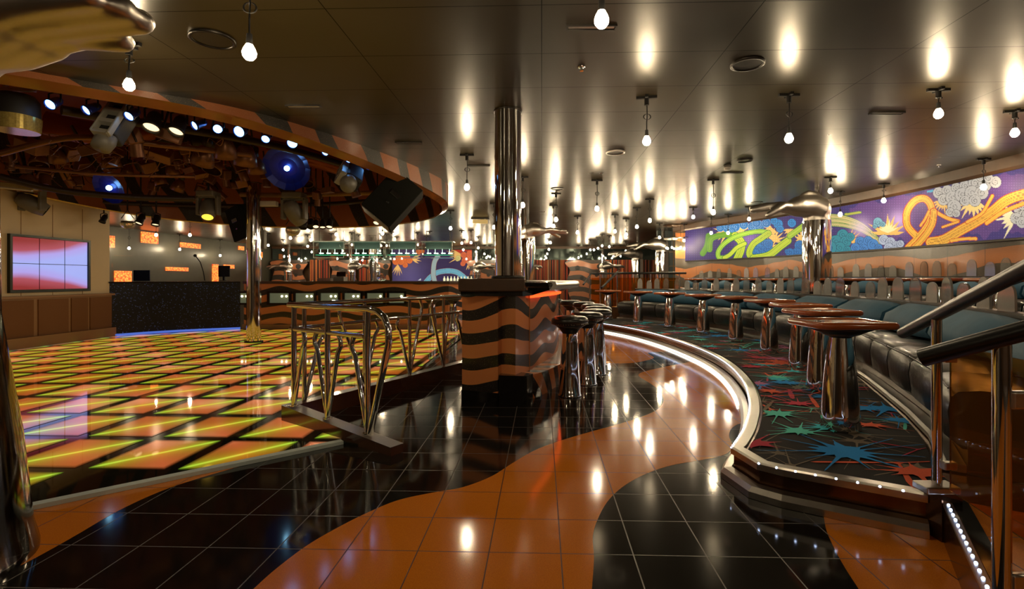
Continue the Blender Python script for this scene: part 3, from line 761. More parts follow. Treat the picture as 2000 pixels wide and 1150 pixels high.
# ------------------------------------------------------------ chrome columns
def column(name, x, y, r, label, z0=0):
    t = thing(name, label, 'column', (x, y, z0))
    mkobj('shaft', MB().lathe([(r, 0), (r, CEIL-z0)], n=40), m_chrome, t)
    mkobj('base_ring', MB().lathe([(r, .0), (r+.035, 0), (r+.035, .022), (r, .03)], n=40), m_darkmetal, t)
    mkobj('top_ring', MB().lathe([(r, CEIL-z0-.012), (r+.012, CEIL-z0-.012), (r+.012, CEIL-z0)], n=40), m_darkmetal, t)
    return t
column('chrome_column', -.172, 5.2, .135, 'tall polished chrome column rising from the striped pier to the ceiling', 1.147)
column('chrome_column', -4.82, 9.06, .118, 'polished chrome column standing on the lit dance floor', .019)
column('chrome_column', -5.95, 19.9, .14, 'distant slim chrome column beyond the striped bar, among the glass cabinets')

# ------------------------------------------------------------ giant metal hands
def hand_mesh(k=1.0, q=1.0, flat=False):
    mb = MB()
    T = lambda pts, r: mb.tube(pts, r, 14)
    T([(0, 0, 1.95), (0, 0, 2.2), (.0, 0, 2.36), (-.02, 0, 2.47)], [.235, .225, .205, .15])
    mb.ball((0, 0, 2.40), .235, 16)
    for y, w in ((-.12, .13), (-.04, .15), (.04, .15), (.12, .13)):
        y *= k; w *= q
        T([(.02, y*.6, 2.40), (-.16, y, 2.47), (-.36, y*1.15, 2.46), (-.56, y*1.3, 2.435)], [w+.05, w+.01, w-.01, .078])
    for y0, y1, dz, ln, r in ((-.155, -.20, -.13, .98, .058), (-.05, -.055, -.045, 1.19, .064), (.055, .07, -.01, 1.15, .064), (.16, .215, -.02, .99, .056)):
        if flat: dz *= .25; ln = .92+.2*(y0 > -.1)-.04*(y0 > .1); r *= 1.1
        y0 *= k; y1 *= k*k; r *= q; dz *= q
        T([(-.50, y0, 2.44), (-.68, (y0+y1)/2, 2.47+dz*.1), (-.50-(ln-.5)*.62, y1, 2.47+dz*.5), (-ln, y1*1.05, 2.45+dz)], [.07, r, r*.92, r*.66])
        mb.ball((-ln, y1*1.05, 2.45+dz), r*.66, 10)
    T([(-.02, -.10, 2.45), (-.03, -.12, 2.56), (-.10, -.12, 2.65), (-.20, -.10, 2.68), (-.29, -.08, 2.655)], [.13, .095, .07, .06, .045])
    mb.ball((-.29, -.08, 2.655), .045, 10)
    me = bpy.data.meshes.new('hand_src'); me.from_pydata(mb.v, [], mb.f)
    o = bpy.data.objects.new('hand_src', me); COL.objects.link(o)
    m1 = o.modifiers.new('r', 'REMESH'); m1.mode = 'VOXEL'; m1.voxel_size = .018
    m2 = o.modifiers.new('s', 'SMOOTH'); m2.iterations = 6; m2.factor = .6
    dg = bpy.context.evaluated_depsgraph_get(); me2 = bpy.data.meshes.new_from_object(o.evaluated_get(dg)); me2.name = 'hand'
    bpy.data.objects.remove(o); me2.materials.clear(); me2.materials.append(m_satin)
    for p in me2.polygons: p.use_smooth = True
    return me2
HM = hand_mesh(.95, 1.3); HM2 = hand_mesh(.80, 1.15, True)
def hand_column(x, y, rz, label, z0=0, s=1.0, dz=0, tilt=0, rbot=.235, flare=0, hm=None, mc=None):
    t = thing('hand_sculpture_column', label, 'sculpture', (x, y, z0), rz)
    h = 2.2*s+dz
    prof = [(rbot+flare, 0), (rbot+flare, .03), (rbot+flare*.75, .12), (rbot+flare*.35, .5), (rbot*s, 1.0), (.235*s, h-z0-.1), (.228*s, h-z0)]
    mkobj('column_shaft', MB().lathe(prof, n=40), mc or m_chrome, t)
    ho = bpy.data.objects.new('hand', hm or HM); COL.objects.link(ho); ho.parent = t
    ho.scale = (s, s, s); ho.location = (0, 0, -z0+dz); ho.rotation_euler = (0, tilt, 0)
    mkobj('ceiling_stem', MB().cyl((.03, 0, 2.45*s+dz-z0), (.03, 0, CEIL-z0), .06, n=16), m_chrome, t)
    return t
hand_column(5.30, 9.25, 0, 'giant silver hand column on the upper tier between the two bright murals, fingers pointing level', UZ)
hand_column(4.75, 17.6, 0, 'distant silver hand column beyond the upper tier, near the chandelier', 0, 1.0, -.12)
hand_column(4.55, 20.6, 0, 'most distant silver hand column, half hidden behind its twin near the chandelier', 0, .97, -.2)
hand_column(.07, 11.75, R(180), 'silver hand column behind the tall chrome column, fingers pointing to the murals', 0, .75, .42, rbot=.175)
for x, rz, l in ((-11.6, 0, 'above the bar papers'), (-8.5, 180, 'behind the cash register'), (-7.3, 0, 'beside the back mural'), (-2.35, 180, 'between the back mural and the chrome column'), (-.2, 180, 'before the striped curtain behind the chrome column'), (3.85, 180, 'before the hole-punched panel past the stair railing')):
    hand_column(x, 25.0, R(rz), 'small far silver hand column %s' % l, 0, .86, -.33, rbot=.2)
near = hand_column(-2.33, 1.98, R(170), 'chrome hand column beside the dance floor edge, with its huge silver fingers overhead', 0, .85, .0, rbot=.245, flare=.08, hm=HM2, mc=m_chrome_blackrefl)

# ------------------------------------------------------------ chrome ramp railing
rail = thing('ramp_railing', 'chrome tube railing with V-shaped struts on a brown kerb around the dance floor ramp', 'railing', (-1.4, 4.2, 0))
kd = (KF-KA).normalized(); kn = Vector((kd.y, -kd.x)); nd = (KN-KA).normalized(); n2 = Vector((nd.y, -nd.x))
def kerb(a, b, za, zb, w, n):
    a2, b2 = a+n*w, b+n*w
    return MB().add([(a.x, a.y, 0), (b.x, b.y, 0), (b2.x, b2.y, 0), (a2.x, a2.y, 0), (a.x, a.y, za), (b.x, b.y, zb), (b2.x, b2.y, zb), (a2.x, a2.y, za)], [(3, 2, 1, 0), (4, 5, 6, 7), (0, 1, 5, 4), (1, 2, 6, 5), (2, 3, 7, 6), (3, 0, 4, 7)])
mkobj('kerb', kerb(KA, KF+kd*.3, .14, .14, .10, kn), m_kerb, rail, True)
NB = KN+nd*.06
mkobj('kerb', kerb(KA, NB, .14, .055, -.10, n2), m_kerb, rail, True)
mkobj('kerb_cap', MB().add([(*(KA+n2*.005), .143), (*(NB+n2*.005), .058), (*(NB-n2*.105), .058), (*(KA-n2*.105), .143)], [(0, 1, 2, 3)]), m_steel, rail, True)
RZ, MZ = .935, .745
c0 = KA+kn*.05-n2*.04
def railpt(t, z): p = c0+kd*t; return Vector((p.x, p.y, z))
def railn(t, z): p = c0+nd*t; return Vector((p.x, p.y, z))
LN = 1.03; LF = 2.45
# outer loop: near run bends down into its last strut
tr = [railn(-.02, RZ), railn(.4, RZ), railn(.98, RZ), railn(1.07, RZ-.012), railn(1.14, RZ-.05), railn(1.18, RZ-.12), railn(1.185, RZ-.22), railn(1.10, .45), railn(.99, .08)]
mkobj('top_rail', MB().tube(tr, .0235, 14), m_chrome, rail, True)
mkobj('top_rail', MB().tube([railpt(-.0, RZ), railpt(LF+.3, RZ)], .0215, 14), m_chrome, rail, True)
mkobj('mid_rail', MB().tube([railn(0, MZ), railn(.93, MZ)], .018, 12), m_chrome, rail, True)
mkobj('mid_rail', MB().tube([railpt(0, MZ), railpt(LF+.3, MZ)], .016, 12), m_chrome, rail, True)
def kz(t): return .14-.085*t/1.31
for t in (.05, .50, .965): mkobj('post', MB().cyl(railn(t, kz(t)), railn(t, RZ), .0205, n=14).cyl(railn(t, kz(t)), railn(t, kz(t)+.012), .034, n=16), m_chrome, rail, True)
for t in (.13, .80, 1.44, 2.03, 2.50): mkobj('post', MB().cyl(railpt(t, .14), railpt(t, RZ), .018, n=14), m_chrome, rail, True)
def strut(f, tb_, tt, zb, up=True):
    s = 1 if tt > tb_ else -1
    top = MZ
    pts = [f(tb_, zb), f(tb_+(tt-tb_)*.78, MZ-.14), f(tt, MZ-.09), f(tt-.0*s, MZ-.055), f(tt-.03*s, MZ)]
    if up: pts = [f(tb_, zb), f(tb_+(tt-tb_)*.95, MZ+.03), f(tt, MZ+.08), f(tt, MZ+.11), f(tt-.035*s, RZ)]
    mkobj('strut', MB().tube(pts, .0165, 12), m_chrome, rail, True)
for tb_, tt in ((.05, .205), (.50, .335), (.50, .66), (.965, .79)): strut(railn, tb_, tt, kz(tb_), False)
for tb_, tt, up_ in ((.13, .32, 0), (.80, .50, 1), (.80, .975, 0), (1.44, 1.246, 0), (1.44, 1.637, 1), (2.03, 1.80, 1), (2.03, 2.12, 0), (2.50, 2.30, 0), (2.50, 2.62, 1)): strut(railpt, tb_, tt, .14, up_)

# ------------------------------------------------------------ striped far bar
fb = thing('striped_bar', 'long low bar with wavy black and orange stripes and a row of small lit niches', 'bar', (-4.1, 11.6, 0))
m = MB(); m.sweep([(-6.34, 11.5), (-1.72, 11.5), (-1.45, 12.0), (-1.45, 13.0)], [(0, 0), (0, 1.04), (-.4, 1.04), (-.4, 0)], pclosed=True)
mkobj('front', m, m_zeb_bar, fb, True)
m = MB(); m.sweep([(-6.34, 11.5), (-1.70, 11.5), (-1.42, 12.0), (-1.42, 13.0)], [(.05, 1.035), (.05, 1.095), (-.5, 1.095), (-.5, 1.035)], pclosed=True)
mkobj('worktop', m, m_brown, fb, True)
mkobj('plinth', MB().box((-4.0, 11.47, .06), (4.7, .06, .12)), m_tanframe, fb, True)
for (u0, u1) in ((467, 486), (526, 564), (577, 613), (626, 660), (673, 704), (717, 748), (760, 789)):
    x0, x1 = (u0-CU)/F*11.46, (u1-CU)/F*11.46; z0, z1 = .605, .825; cx, cz = (x0+x1)/2, (z0+z1)/2; w = x1-x0
    n_ = mkobj('niche', MB().box((cx, 11.48, z1+.02), (w+.10, .06, .04)).box((cx, 11.48, z0-.02), (w+.10, .06, .04)).box((x0-.025, 11.48, cz), (.05, .06, z1-z0)).box((x1+.025, 11.48, cz), (.05, .06, z1-z0)), m_blackgloss, fb, True)
    q = mkobj('niche_panel', MB().box((cx, 11.492, cz), (w, .01, z1-z0)), e_niche, n_); q.data.transform(Matrix.Translation(-fb.location))
    bb = MB()
    for k in range(2 if u0 < 700 else 1): bb.ball((x1-.06-.10*k, 11.47, z1-.07), .024, 8)
    q = mkobj('niche_lamp', bb, e_nichebulb, n_); q.data.transform(Matrix.Translation(-fb.location))
# red lit counter beyond
rb = thing('back_counter', 'dark counter with a red light line behind the end of the striped bar', 'counter', (-1.2, 13.6, 0))
mkobj('body', MB().box((-1.4, 13.6, .5), (1.9, .5, 1.0)), m_blackgloss, rb, True)
mkobj('light_strip', MB().box((-1.4, 13.33, .93), (1.9, .03, .03)), e_red, rb, True)
mkobj('counter_top', MB().box((-1.4, 13.6, 1.02), (2.0, .6, .05)), m_brown, rb, True)
for k in range(9):
    x = -2.05+.09*k
    o = mkobj('bottle', MB().lathe([(.001, 0), (.030, 0), (.030, .10), (.012, .14), (.012, .17)], (0, 0, 0), 10), e_bottle); o.location = (x-.1, 13.62, 1.046)
    tag(o, 'small glowing bottle on the counter behind the striped bar, %s from the pier' % ORD[8-k], 'bottle', 'lit bottles on the back counter')
# items on the bar
o = mkobj('paper_stack', MB().box((0, 0, .02), (.30, .22, .018)).box((.005, 0, .045), (.29, .21, .02)).box((0, .005, .07), (.30, .22, .016)), m_grey); o.location = (-4.62, 11.8, 1.085)
tag(o, 'low stack of grey trays on the striped bar', 'tray stack')
cr_ = thing('cash_register', 'small dark cash register with sloped display on the striped bar', 'cash register', (-4.27, 11.8, 1.095))
mkobj('base', MB().box((0, 0, .05), (.24, .26, .10)), m_grey, cr_); mkobj('display', MB().box((.02, 0, .16), (.20, .05, .10), rot=Matrix.Rotation(R(-25), 3, 'X')), m_blackgloss, cr_)
o = mkobj('glass_bowl', MB().lathe([(.001, 0), (.08, 0), (.11, .05), (.10, .12), (.085, .15), (.08, .15), (.09, .11)], n=20), m_clear); o.location = (-3.32, 11.8, 1.096)
tag(o, 'round clear glass bowl on the striped bar beside the distant chrome column', 'bowl')

# hanging glass cabinets
for k, (u0, u1) in enumerate(((618, 676), (687, 746), (757, 815), (827, 885))):
    Y = 18.0; x0, x1 = (u0-CU)/F*Y, (u1-CU)/F*Y; w = x1-x0; cx = (x0+x1)/2
    c = thing('hanging_glass_cabinet', 'hanging glass cabinet with green lamps over the far bar, %s from the smoked wall' % ORD[k], 'cabinet', (cx, Y, 1.88), 0, 'hanging glass cabinets')
    mkobj('glass_case', MB().box((0, -.24, .28), (w, .01, .56)).box((0, 0, .01), (w, .48, .015)).box((-w/2, 0, .28), (.01, .48, .56)).box((w/2, 0, .28), (.01, .48, .56)), m_clear, c)
    mkobj('case_frame', MB().box((0, 0, .57), (w+.08, .56, .03)).box((-w/2, -.25, .28), (.014, .014, .56)).box((w/2, -.25, .28), (.014, .014, .56)).box((0, -.25, .005), (w, .014, .014)), m_alu, c)
    mkobj('valance', MB().box((0, .05, .44), (w*.86, .03, .24)), m_white, c)
    mkobj('hanging_rod', MB().cyl((-w*.4, 0, .58), (-w*.4, 0, .97), .012, n=8).cyl((w*.4, 0, .58), (w*.4, 0, .97), .012, n=8), m_darkmetal, c)
    mkobj('shelf', MB().box((0, .02, .11), (w*.95, .30, .02)), e_green, c)
    for q in range(4):
        x = -w*.33+w*.24*q
        mkobj('lamp', MB().ball((x, -.08, .17), .045, 10, sz=.6).ball((x+.08, -.08, .165), .035, 8, sz=.6).cyl((x, -.08, .20), (x, -.08, .32), .006, n=6), e_greenw, c)

# stripy curtains and hole-punched panels on the back wall
m_cur, nt, b = nmat('striped_curtain')
uv = N(nt, 'ShaderNodeTexCoord'); sp = N(nt, 'ShaderNodeSeparateXYZ', {0: uv.outputs['Object']})
wv = N(nt, 'ShaderNodeTexNoise', {'Vector': N(nt, 'ShaderNodeCombineXYZ', {0: M_(nt, 'MULTIPLY', sp.outputs[0], 7.0)}).outputs[0], 'Scale': 1.0, 'Detail': 2.0})
cr2 = N(nt, 'ShaderNodeValToRGB', {0: wv.outputs[0]}); cr2.color_ramp.interpolation = 'CONSTANT'
for k, (p, c) in enumerate(((0, (.015, .008, .006)), (.40, (.30, .035, .012)), (.47, (.02, .012, .01)), (.52, (.35, .10, .02)), (.58, (.03, .015, .01)), (.63, (.30, .22, .15)), (.67, (.18, .02, .01)))):
    e = cr2.color_ramp.elements[k] if k < 2 else cr2.color_ramp.elements.new(p)
    e.position = p; e.color = (*c, 1)
nt.links.new(cr2.outputs[0], b.inputs['Base Color']); b.inputs['Roughness'].default_value = .8
def curtain(x0, x1, lb):
    n = int((x1-x0)/.06); P = [(x0+(x1-x0)*i/n, 26.72+.06*math.sin(i*1.9)+.02*math.sin(i*.7)) for i in range(n+1)]
    mb = MB(); mb.sweep(P, [(0, .02), (0, 2.15)], cap=False, smooth=True)
    tag(mkobj('striped_curtain', mb, m_cur), lb, 'curtain')
curtain(-11.3, -10.2, 'striped red and black curtain behind the bar papers')
curtain(-8.7, -8.05, 'narrow striped curtain beside the back mural')
curtain(-1.3, .1, 'narrow striped curtain behind the chrome column')
curtain(.5, 2.9, 'wide striped red and black curtain beyond the stair railing')
curtain(4.2, 7.0, 'striped curtain behind the distant pair of hand columns')
def holepanel(x, w, lb):
    t = thing('wavy_panel', lb, 'panel', (x, 26.6, 0))
    P = [(-w*.35, .0), (w*.35, 0), (w*.5, .9), (w*.38, 1.5), (w*.5, 2.08), (-w*.5, 2.08), (-w*.42, 1.6), (-w*.5, 1.0)]
    P = [(p.x, p.y) for p in crom(P, 4, True)]; mb = MB(); n = len(P)
    tri = tessellate_polygon([[Vector((a, c, 0)) for a, c in P]])
    mb.add([(a, -.03, c) for a, c in P]+[(a, .03, c) for a, c in P], list(tri), 0, [[P[i] for i in q] for q in tri]); mb.add([(a, -.03, c) for a, c in P]+[(a, .03, c) for a, c in P], [(i, (i+1) % n, n+(i+1) % n, n+i) for i in range(n)])
    mkobj('board', mb, m_zeb_far, t)
    for hx, hz, r in ((-w*.25, 1.72, .13), (w*.27, 1.8, .14), (w*.2, 1.35, .09), (-.15*w, 1.2, .10), (w*.05, .9, .08)): mkobj('hole', MB().cyl((hx, -.034, hz), (hx, -.032, hz), r, n=20), m_blackmatt, t)
for x, w, l in ((-12.3, 1.8, 'striped panel with round holes next to the smoked glass wall'), (-9.45, 1.4, 'striped panel with round holes behind the cash register'), (-7.5, .95, 'striped panel with round holes beside the back mural'), (-2.2, 1.5, 'striped panel with round holes between back mural and chrome column'), (-.6, 1.3, 'striped panel with round holes behind the chrome column'), (3.3, 2.2, 'striped panel with round holes beyond the stair railing')): holepanel(x, w, l)
# ------------------------------------------------------------ DJ booth
dj = thing('dj_booth', 'long booth front clad in sparkling dark blue-black mosaic beside the cream wall', 'booth', (-7.3, 10.7, 0))
m_mos, nt, b = nmat('sparkle_mosaic')
tc = N(nt, 'ShaderNodeTexCoord'); vo = N(nt, 'ShaderNodeTexVoronoi', {'Vector': tc.outputs['Object'], 'Scale': 85.0})
sepc = N(nt, 'ShaderNodeSeparateColor', {0: vo.outputs['Color']})
nt.links.new(MIX(nt, M_(nt, 'GREATER_THAN', sepc.outputs[0], .965), (.012, .011, .013), (.10, .18, .55)), b.inputs['Base Color'])
b.inputs['Roughness'].default_value = .3; b.inputs['Metallic'].default_value = .6
bp = N(nt, 'ShaderNodeBump', {'Height': sepc.outputs[1], 'Strength': .6, 'Distance': .004}); nt.links.new(bp.outputs[0], b.inputs['Normal'])
DJP = crom([(-8.12, 9.93), (-7.7, 10.55), (-7.1, 11.05), (-6.40, 11.46)], 6)
m = MB(); m.sweep(DJP, [(0, 0), (0, 1.06), (-.3, 1.06), (-.3, 0)], pclosed=True)
mkobj('front', m, m_mos, dj, True)
m = MB(); m.sweep(DJP, [(.03, 1.06), (.03, 1.09), (-.5, 1.09), (-.5, 1.06)], pclosed=True)
mkobj('worktop', m, m_blackgloss, dj, True)
m = MB(); m.sweep(DJP, [(.06, .018), (.06, .06), (.0, .06)], cap=False)
mkobj('base_light', m, emis('blue_base_light', (.12, .25, 1), .45), dj, True)
def pt_dj(u, v, Y): return at(u, v, Y)
o = thing('monitor', 'black computer monitor standing on the end of the mosaic booth', 'monitor', at(438, 548, 11.9))
mkobj('screen', MB().bbox((0, 0, .22), (.27, .03, .26), .01), m_blackmatt, o); mkobj('stand', MB().box((0, 0, .05), (.05, .05, .10)).box((0, 0, .005), (.16, .12, .01)), m_blackmatt, o)
o = thing('microphone', 'gooseneck microphone curving up from the mosaic booth', 'microphone', at(400, 548, 11.6))
mkobj('neck', MB().tube([(0, 0, 0), (-.03, 0, .2), (-.10, 0, .42), (-.20, 0, .55)], .010, 8), m_blackmatt, o); mkobj('microphone_head', MB().ball((-.22, 0, .57), .035, 10), m_blackmatt, o)
gs = mkobj('glass_guard', MB().box((0, 0, .27), (2.0, .012, .54), rot=None), m_clear); gs.location = at(330, 548, 11.4); gs.rotation_euler.z = R(30)
tag(gs, 'low clear glass guard along the top of the mosaic booth', 'glass guard')
lt = mkobj('laptop_lid', MB().bbox((0, 0, .12), (.36, .02, .24), .008), mat('navy_plastic', (.02, .03, .09), .4)); lt.location = at(277, 549, 11.1)
tag(lt, 'dark blue flat case standing on the mosaic booth', 'case')

# glowing orange glitter squares on the smoked wall; the low ones imitate glass reflections
m_glit, nt, b = nmat('orange_glitter_glow')
tc = N(nt, 'ShaderNodeTexCoord'); vo = N(nt, 'ShaderNodeTexVoronoi', {'Vector': tc.outputs['Object'], 'Scale': 14.0})
nt.links.new(MIX(nt, M_(nt, 'MULTIPLY', vo.outputs['Distance'], 1.4, clamp=True), (1, .40, .06), (.85, .05, .01)), b.inputs['Emission Color']); b.inputs['Emission Strength'].default_value = 1.6
b.inputs['Base Color'].default_value = (.1, .02, .01, 1)
gk = 0
for (u0, v0, u1, v1) in ((203, 460, 223, 483), (276, 454, 308, 475), (352, 475, 391, 484), (466, 481, 476, 488), (505, 492, 512, 503), (224, 529, 256, 550), (324, 522, 367, 529), (415, 516, 426, 549), (437, 517, 457, 524)):
    ya, yb = 13.38*F/(CU-u0), 13.38*F/(CU-u1); ym = (ya+yb)/2
    za, zb = EYE-(v1-CV)/F*ym, EYE-(v0-CV)/F*ym; gk += 1
    o = mkobj('light_box_or_reflection', MB().box((0, 0, 0), (.05, yb-ya, zb-za)), m_glit); o.location = (-13.38, ym, (za+zb)/2)
    tag(o, 'glowing orange glitter light box on the smoked wall, %s from the video wall' % ORD[gk-1] if gk <= 5 else 'low orange glow copying a glass reflection behind the mosaic booth, %s from the video wall' % ORD[gk-6], 'light box')
# ------------------------------------------------------------ video wall
vw = thing('video_wall', 'video wall of six screens glowing red and lilac on the cream wall', 'video wall', (-8.10, 8.72, .955))
m_scr, nt, b = nmat('screen_picture')
uvn = N(nt, 'ShaderNodeUVMap'); sp = N(nt, 'ShaderNodeSeparateXYZ', {0: uvn.outputs[0]})
zc = M_(nt, 'ABSOLUTE', M_(nt, 'SUBTRACT', sp.outputs[1], .5))
nz = N(nt, 'ShaderNodeTexNoise', {'Vector': uvn.outputs[0], 'Scale': 1.1, 'Detail': 1.0})
f = M_(nt, 'ADD', zc, M_(nt, 'MULTIPLY', M_(nt, 'MULTIPLY', sp.outputs[0], sp.outputs[0]), -.28)); f = M_(nt, 'ADD', f, M_(nt, 'MULTIPLY_ADD', nz.outputs[0], .25, -.12))
rp_ = N(nt, 'ShaderNodeValToRGB', {0: M_(nt, 'MULTIPLY', f, 2.3, clamp=True)})
for k, (p, c) in enumerate(((0, (.36, .42, .90)), (.34, (.42, .34, .80)), (.60, (.40, .06, .10)), (1.0, (.26, .012, .02)))):
    e = rp_.color_ramp.elements[k] if k < 2 else rp_.color_ramp.elements.new(p)
    e.position = p; e.color = (*c, 1)
nt.links.new(rp_.outputs[0], b.inputs['Emission Color']); b.inputs['Emission Strength'].default_value = .78; b.inputs['Base Color'].default_value = (.02, .02, .02, 1); b.inputs['Roughness'].default_value = .4
W_, H_ = 1.40, .855; Y0, Z0 = 8.02, .965
mkobj('frame', MB().box((-8.085, 8.72, Z0-.022), (.05, W_+.08, .045)).box((-8.085, 8.72, Z0+H_+.018), (.05, W_+.08, .036)).box((-8.085, Y0-.02, Z0+H_/2), (.05, .04, H_)).box((-8.085, Y0+W_+.02, Z0+H_/2), (.05, .04, H_)).box((-8.10, 8.72, Z0+H_/2), (.01, W_, H_)), mat('dark_frame', (.03, .035, .03), .3, .5), vw, True)
for i in range(3):
    for j in range(2):
        y0, y1 = Y0+W_*i/3+.006, Y0+W_*(i+1)/3-.006; z0, z1 = Z0+H_*j/2+.005, Z0+H_*(j+1)/2-.005
        mkobj('screen', MB().add([(-8.085, y0, z0), (-8.085, y1, z0), (-8.085, y1, z1), (-8.085, y0, z1)], [(0, 1, 2, 3)], 0, [[(i/3, j/2), ((i+1)/3, j/2), ((i+1)/3, (j+1)/2), (i/3, (j+1)/2)]]), m_scr, vw, True)

# ------------------------------------------------------------ murals (pattern painted as a colour field over the real wall panels)
def smooth(e0, e1, x):
    t = np.clip((x-e0)/(e1-e0), 0, 1); return t*t*(3-2*t)
def dist_path(X, Y, pts):
    best = np.full(X.shape, 1e9)
    for (ax, ay), (bx, by) in zip(pts[:-1], pts[1:]):
        dx, dy = bx-ax, by-ay; t = np.clip(((X-ax)*dx+(Y-ay)*dy)/(dx*dx+dy*dy+1e-9), 0, 1)
        best = np.minimum(best, np.hypot(X-ax-t*dx, Y-ay-t*dy))
    return best
def put(col, mask, c): 
    for k in range(3): col[:, k] = np.where(mask, c[k] if not hasattr(c[k], '__len__') else c[k], col[:, k])
def in_poly(X, Y, pts):
    ins = np.zeros(X.shape, bool); n = len(pts)
    for i in range(n):
        (x1, y1), (x2, y2) = pts[i], pts[(i+1) % n]
        if y1 == y2: continue
        c = ((y1 > Y) != (y2 > Y)) & (X < (x2-x1)*(Y-y1)/(y2-y1)+x1); ins ^= c
    return ins
def star(col, X, Y, cx, cy, r, n, a0, a1, c, seed=1):
    rr = random.Random(seed); pts = []
    for k in range(n):
        a = R(lerp(a0, a1, (k+.5)/n)); w = R((a1-a0)/n/2)
        L = r*rr.uniform(.65, 1.1)
        pts += [(cx+math.cos(a-w)*r*.46, cy-math.sin(a-w)*r*.46), (cx+math.cos(a)*L, cy-math.sin(a)*L)]
    pts.append((cx+math.cos(R(a1))*r*.46, cy-math.sin(R(a1))*r*.46)); pts.append((cx, cy))
    put(col, in_poly(X, Y, pts), c)
def cloud(col, X, Y, balls, c, line, lw=3.0, swirl=True):
    for (cx, cy, r) in balls:
        d = np.hypot(X-cx, Y-cy)
        put(col, d < r, line); put(col, d < r-lw, c)
        if swirl:
            th = np.arctan2(Y-cy, X-cx); s = np.abs(((d/(r*.36)-th/(2*math.pi)) % 1.0)-.5)
            put(col, (d < r*.62) & (s > .5-lw/(r*.36)*.55), line)
def ribbon(col, X, Y, ctrl, w, c, edge, lines=2, ew=5.0, lc=None):
    pts = [(p.x, p.y) for p in crom([Vector(q) for q in ctrl], 10)]
    d = dist_path(X, Y, pts); put(col, d < w+ew, edge); put(col, d < w, c)
    for k in range(lines): put(col, np.abs(d-w*(.55 if k == 0 else .12)) < 1.5, lc or edge)
def dots(col, X, Y, s, k):
    m = np.hypot((X % s)-s/2, (Y % s)-s/2) < s*.22
    for q in range(3): col[:, q] = np.where(m, np.minimum(1, col[:, q]*k+.01), col[:, q])
def art_side(U, V):
    col = np.zeros((len(U), 3))
    X, Y = (U-1640)/.1913, (V-300)/.1913
    put(col, U > 0, (.045, .030, .16))
    blob = np.sin(X*.018)*40+np.sin(X*.047+1)*22
    put(col, (X > 100) & (Y > 560-X*.2+blob*.5) & (Y < 980-X*.11+blob), (.10, .045, .19))
    dots(col, X, Y, 26, 1.35)
    dr = (np.abs((X % 97)-40) < 5) & (np.abs((Y % 171)-60) < 30) & (X > 150); put(col, dr & (col[:, 0] > .12), (.06, .04, .2))
    lil = np.exp(-((X-600)**2+(Y-690)**2)/9000.); 
    col[:] = col*(1-lil[:, None]*.7)+np.array((.62, .42, .85))*lil[:, None]*.7
    # green arch
    for k, w in enumerate((26, 22, 16)): ribbon(col, X, Y, [(-160, 640+k*40), (40, 660+k*36), (230, 740+k*22), (400, 900)], w, (.62, .52, .22), (.05, .22, .03), 1, 5)
    ribbon(col, X, Y, [(60, 620), (210, 600)], 10, (.40, .42, .06), (.05, .22, .03), 0, 4)
    g = np.exp(-((X-220)**2+(Y-760)**2)/9000.); col[:] = col*(1-g[:, None]*.6)+np.array((.7, .55, .85))*g[:, None]*.6
    # stars
    Yl = (.80, .48, .13)
    star(col, X, Y, 490, 830, 230, 9, 0, 180, Yl, 3); star(col, X, Y, -170, 820, 150, 6, 20, 150, Yl, 4); star(col, X, Y, 90, 900, 140, 6, -20, 80, Yl, 5)
    star(col, X, Y, 1060, 470, 170, 7, 190, 300, Yl, 6); star(col, X, Y, 1360, 460, 260, 8, 200, 330, (.85, .62, .22), 7); star(col, X, Y, 1800, 640, 250, 7, 130, 250, (.85, .75, .45), 8)
    star(col, X, Y, 490, 810, 150, 8, 20, 160, (.9, .75, .4), 9)
    # clouds
    tl = (.03, .25, .33); ln = (.01, .03, .08)
    cloud(col, X, Y, [(30, 830, 60), (-40, 900, 70), (60, 900, 60), (0, 960, 60), (110, 850, 45), (-100, 960, 70), (80, 980, 40)], tl, ln)
    cloud(col, X, Y, [(390, 700, 50), (440, 720, 30), (360, 740, 26)], (.16, .38, .50), ln)
    cloud(col, X, Y, [(210, 900, 55), (290, 890, 50), (160, 960, 50), (250, 970, 45), (340, 930, 60), (400, 960, 40)], (.06, .22, .55), ln)
    cloud(col, X, Y, [(450, 880, 55), (520, 900, 50), (580, 930, 40), (500, 960, 50), (620, 920, 40), (560, 980, 40)], (.42, .48, .62), ln)
    # grey white cloud
    wc = (.48, .47, .46)
    put(col, (Y < 430-.17*(X-890)-30) & (X > 890) & (X < 1600) & (Y > 380-.2*(X-890)), (.08, .38, .60))
    cloud(col, X, Y, [(1010, 400, 60), (1100, 380, 60), (1190, 350, 55), (1280, 330, 60), (1380, 300, 70), (1480, 320, 70), (1590, 290, 62), (1060, 470, 60), (1150, 450, 70), (1250, 420, 75), (1350, 400, 75), (1450, 400, 70), (1170, 540, 72), (1130, 600, 50), (1280, 480, 55), (1380, 480, 62), (1190, 610, 42), (1520, 250, 50), (1440, 240, 45)], wc, (.02, .02, .02))
    cloud(col, X, Y, [(1830, 560, 60), (1890, 620, 60), (1800, 660, 60), (1860, 700, 60), (1870, 530, 50)], wc, (.02, .02, .02))
    # orange ribbon loops
    O = (.86, .45, .06); E = (.55, .05, .01); D = (.20, .03, .01)
    ribbon(col, X, Y, [(930, 905), (1060, 880), (1220, 790), (1400, 690), (1560, 590), (1700, 480), (1900, 410), (2300, 320)], 48, O, E, 2, 8, D)
    ribbon(col, X, Y, [(1300, 700), (1450, 610), (1520, 500), (1560, 430)], 14, O, E, 0, 6)
    ribbon(col, X, Y, [(1500, 710), (1680, 590), (1900, 500)], 18, O, E, 0, 6)
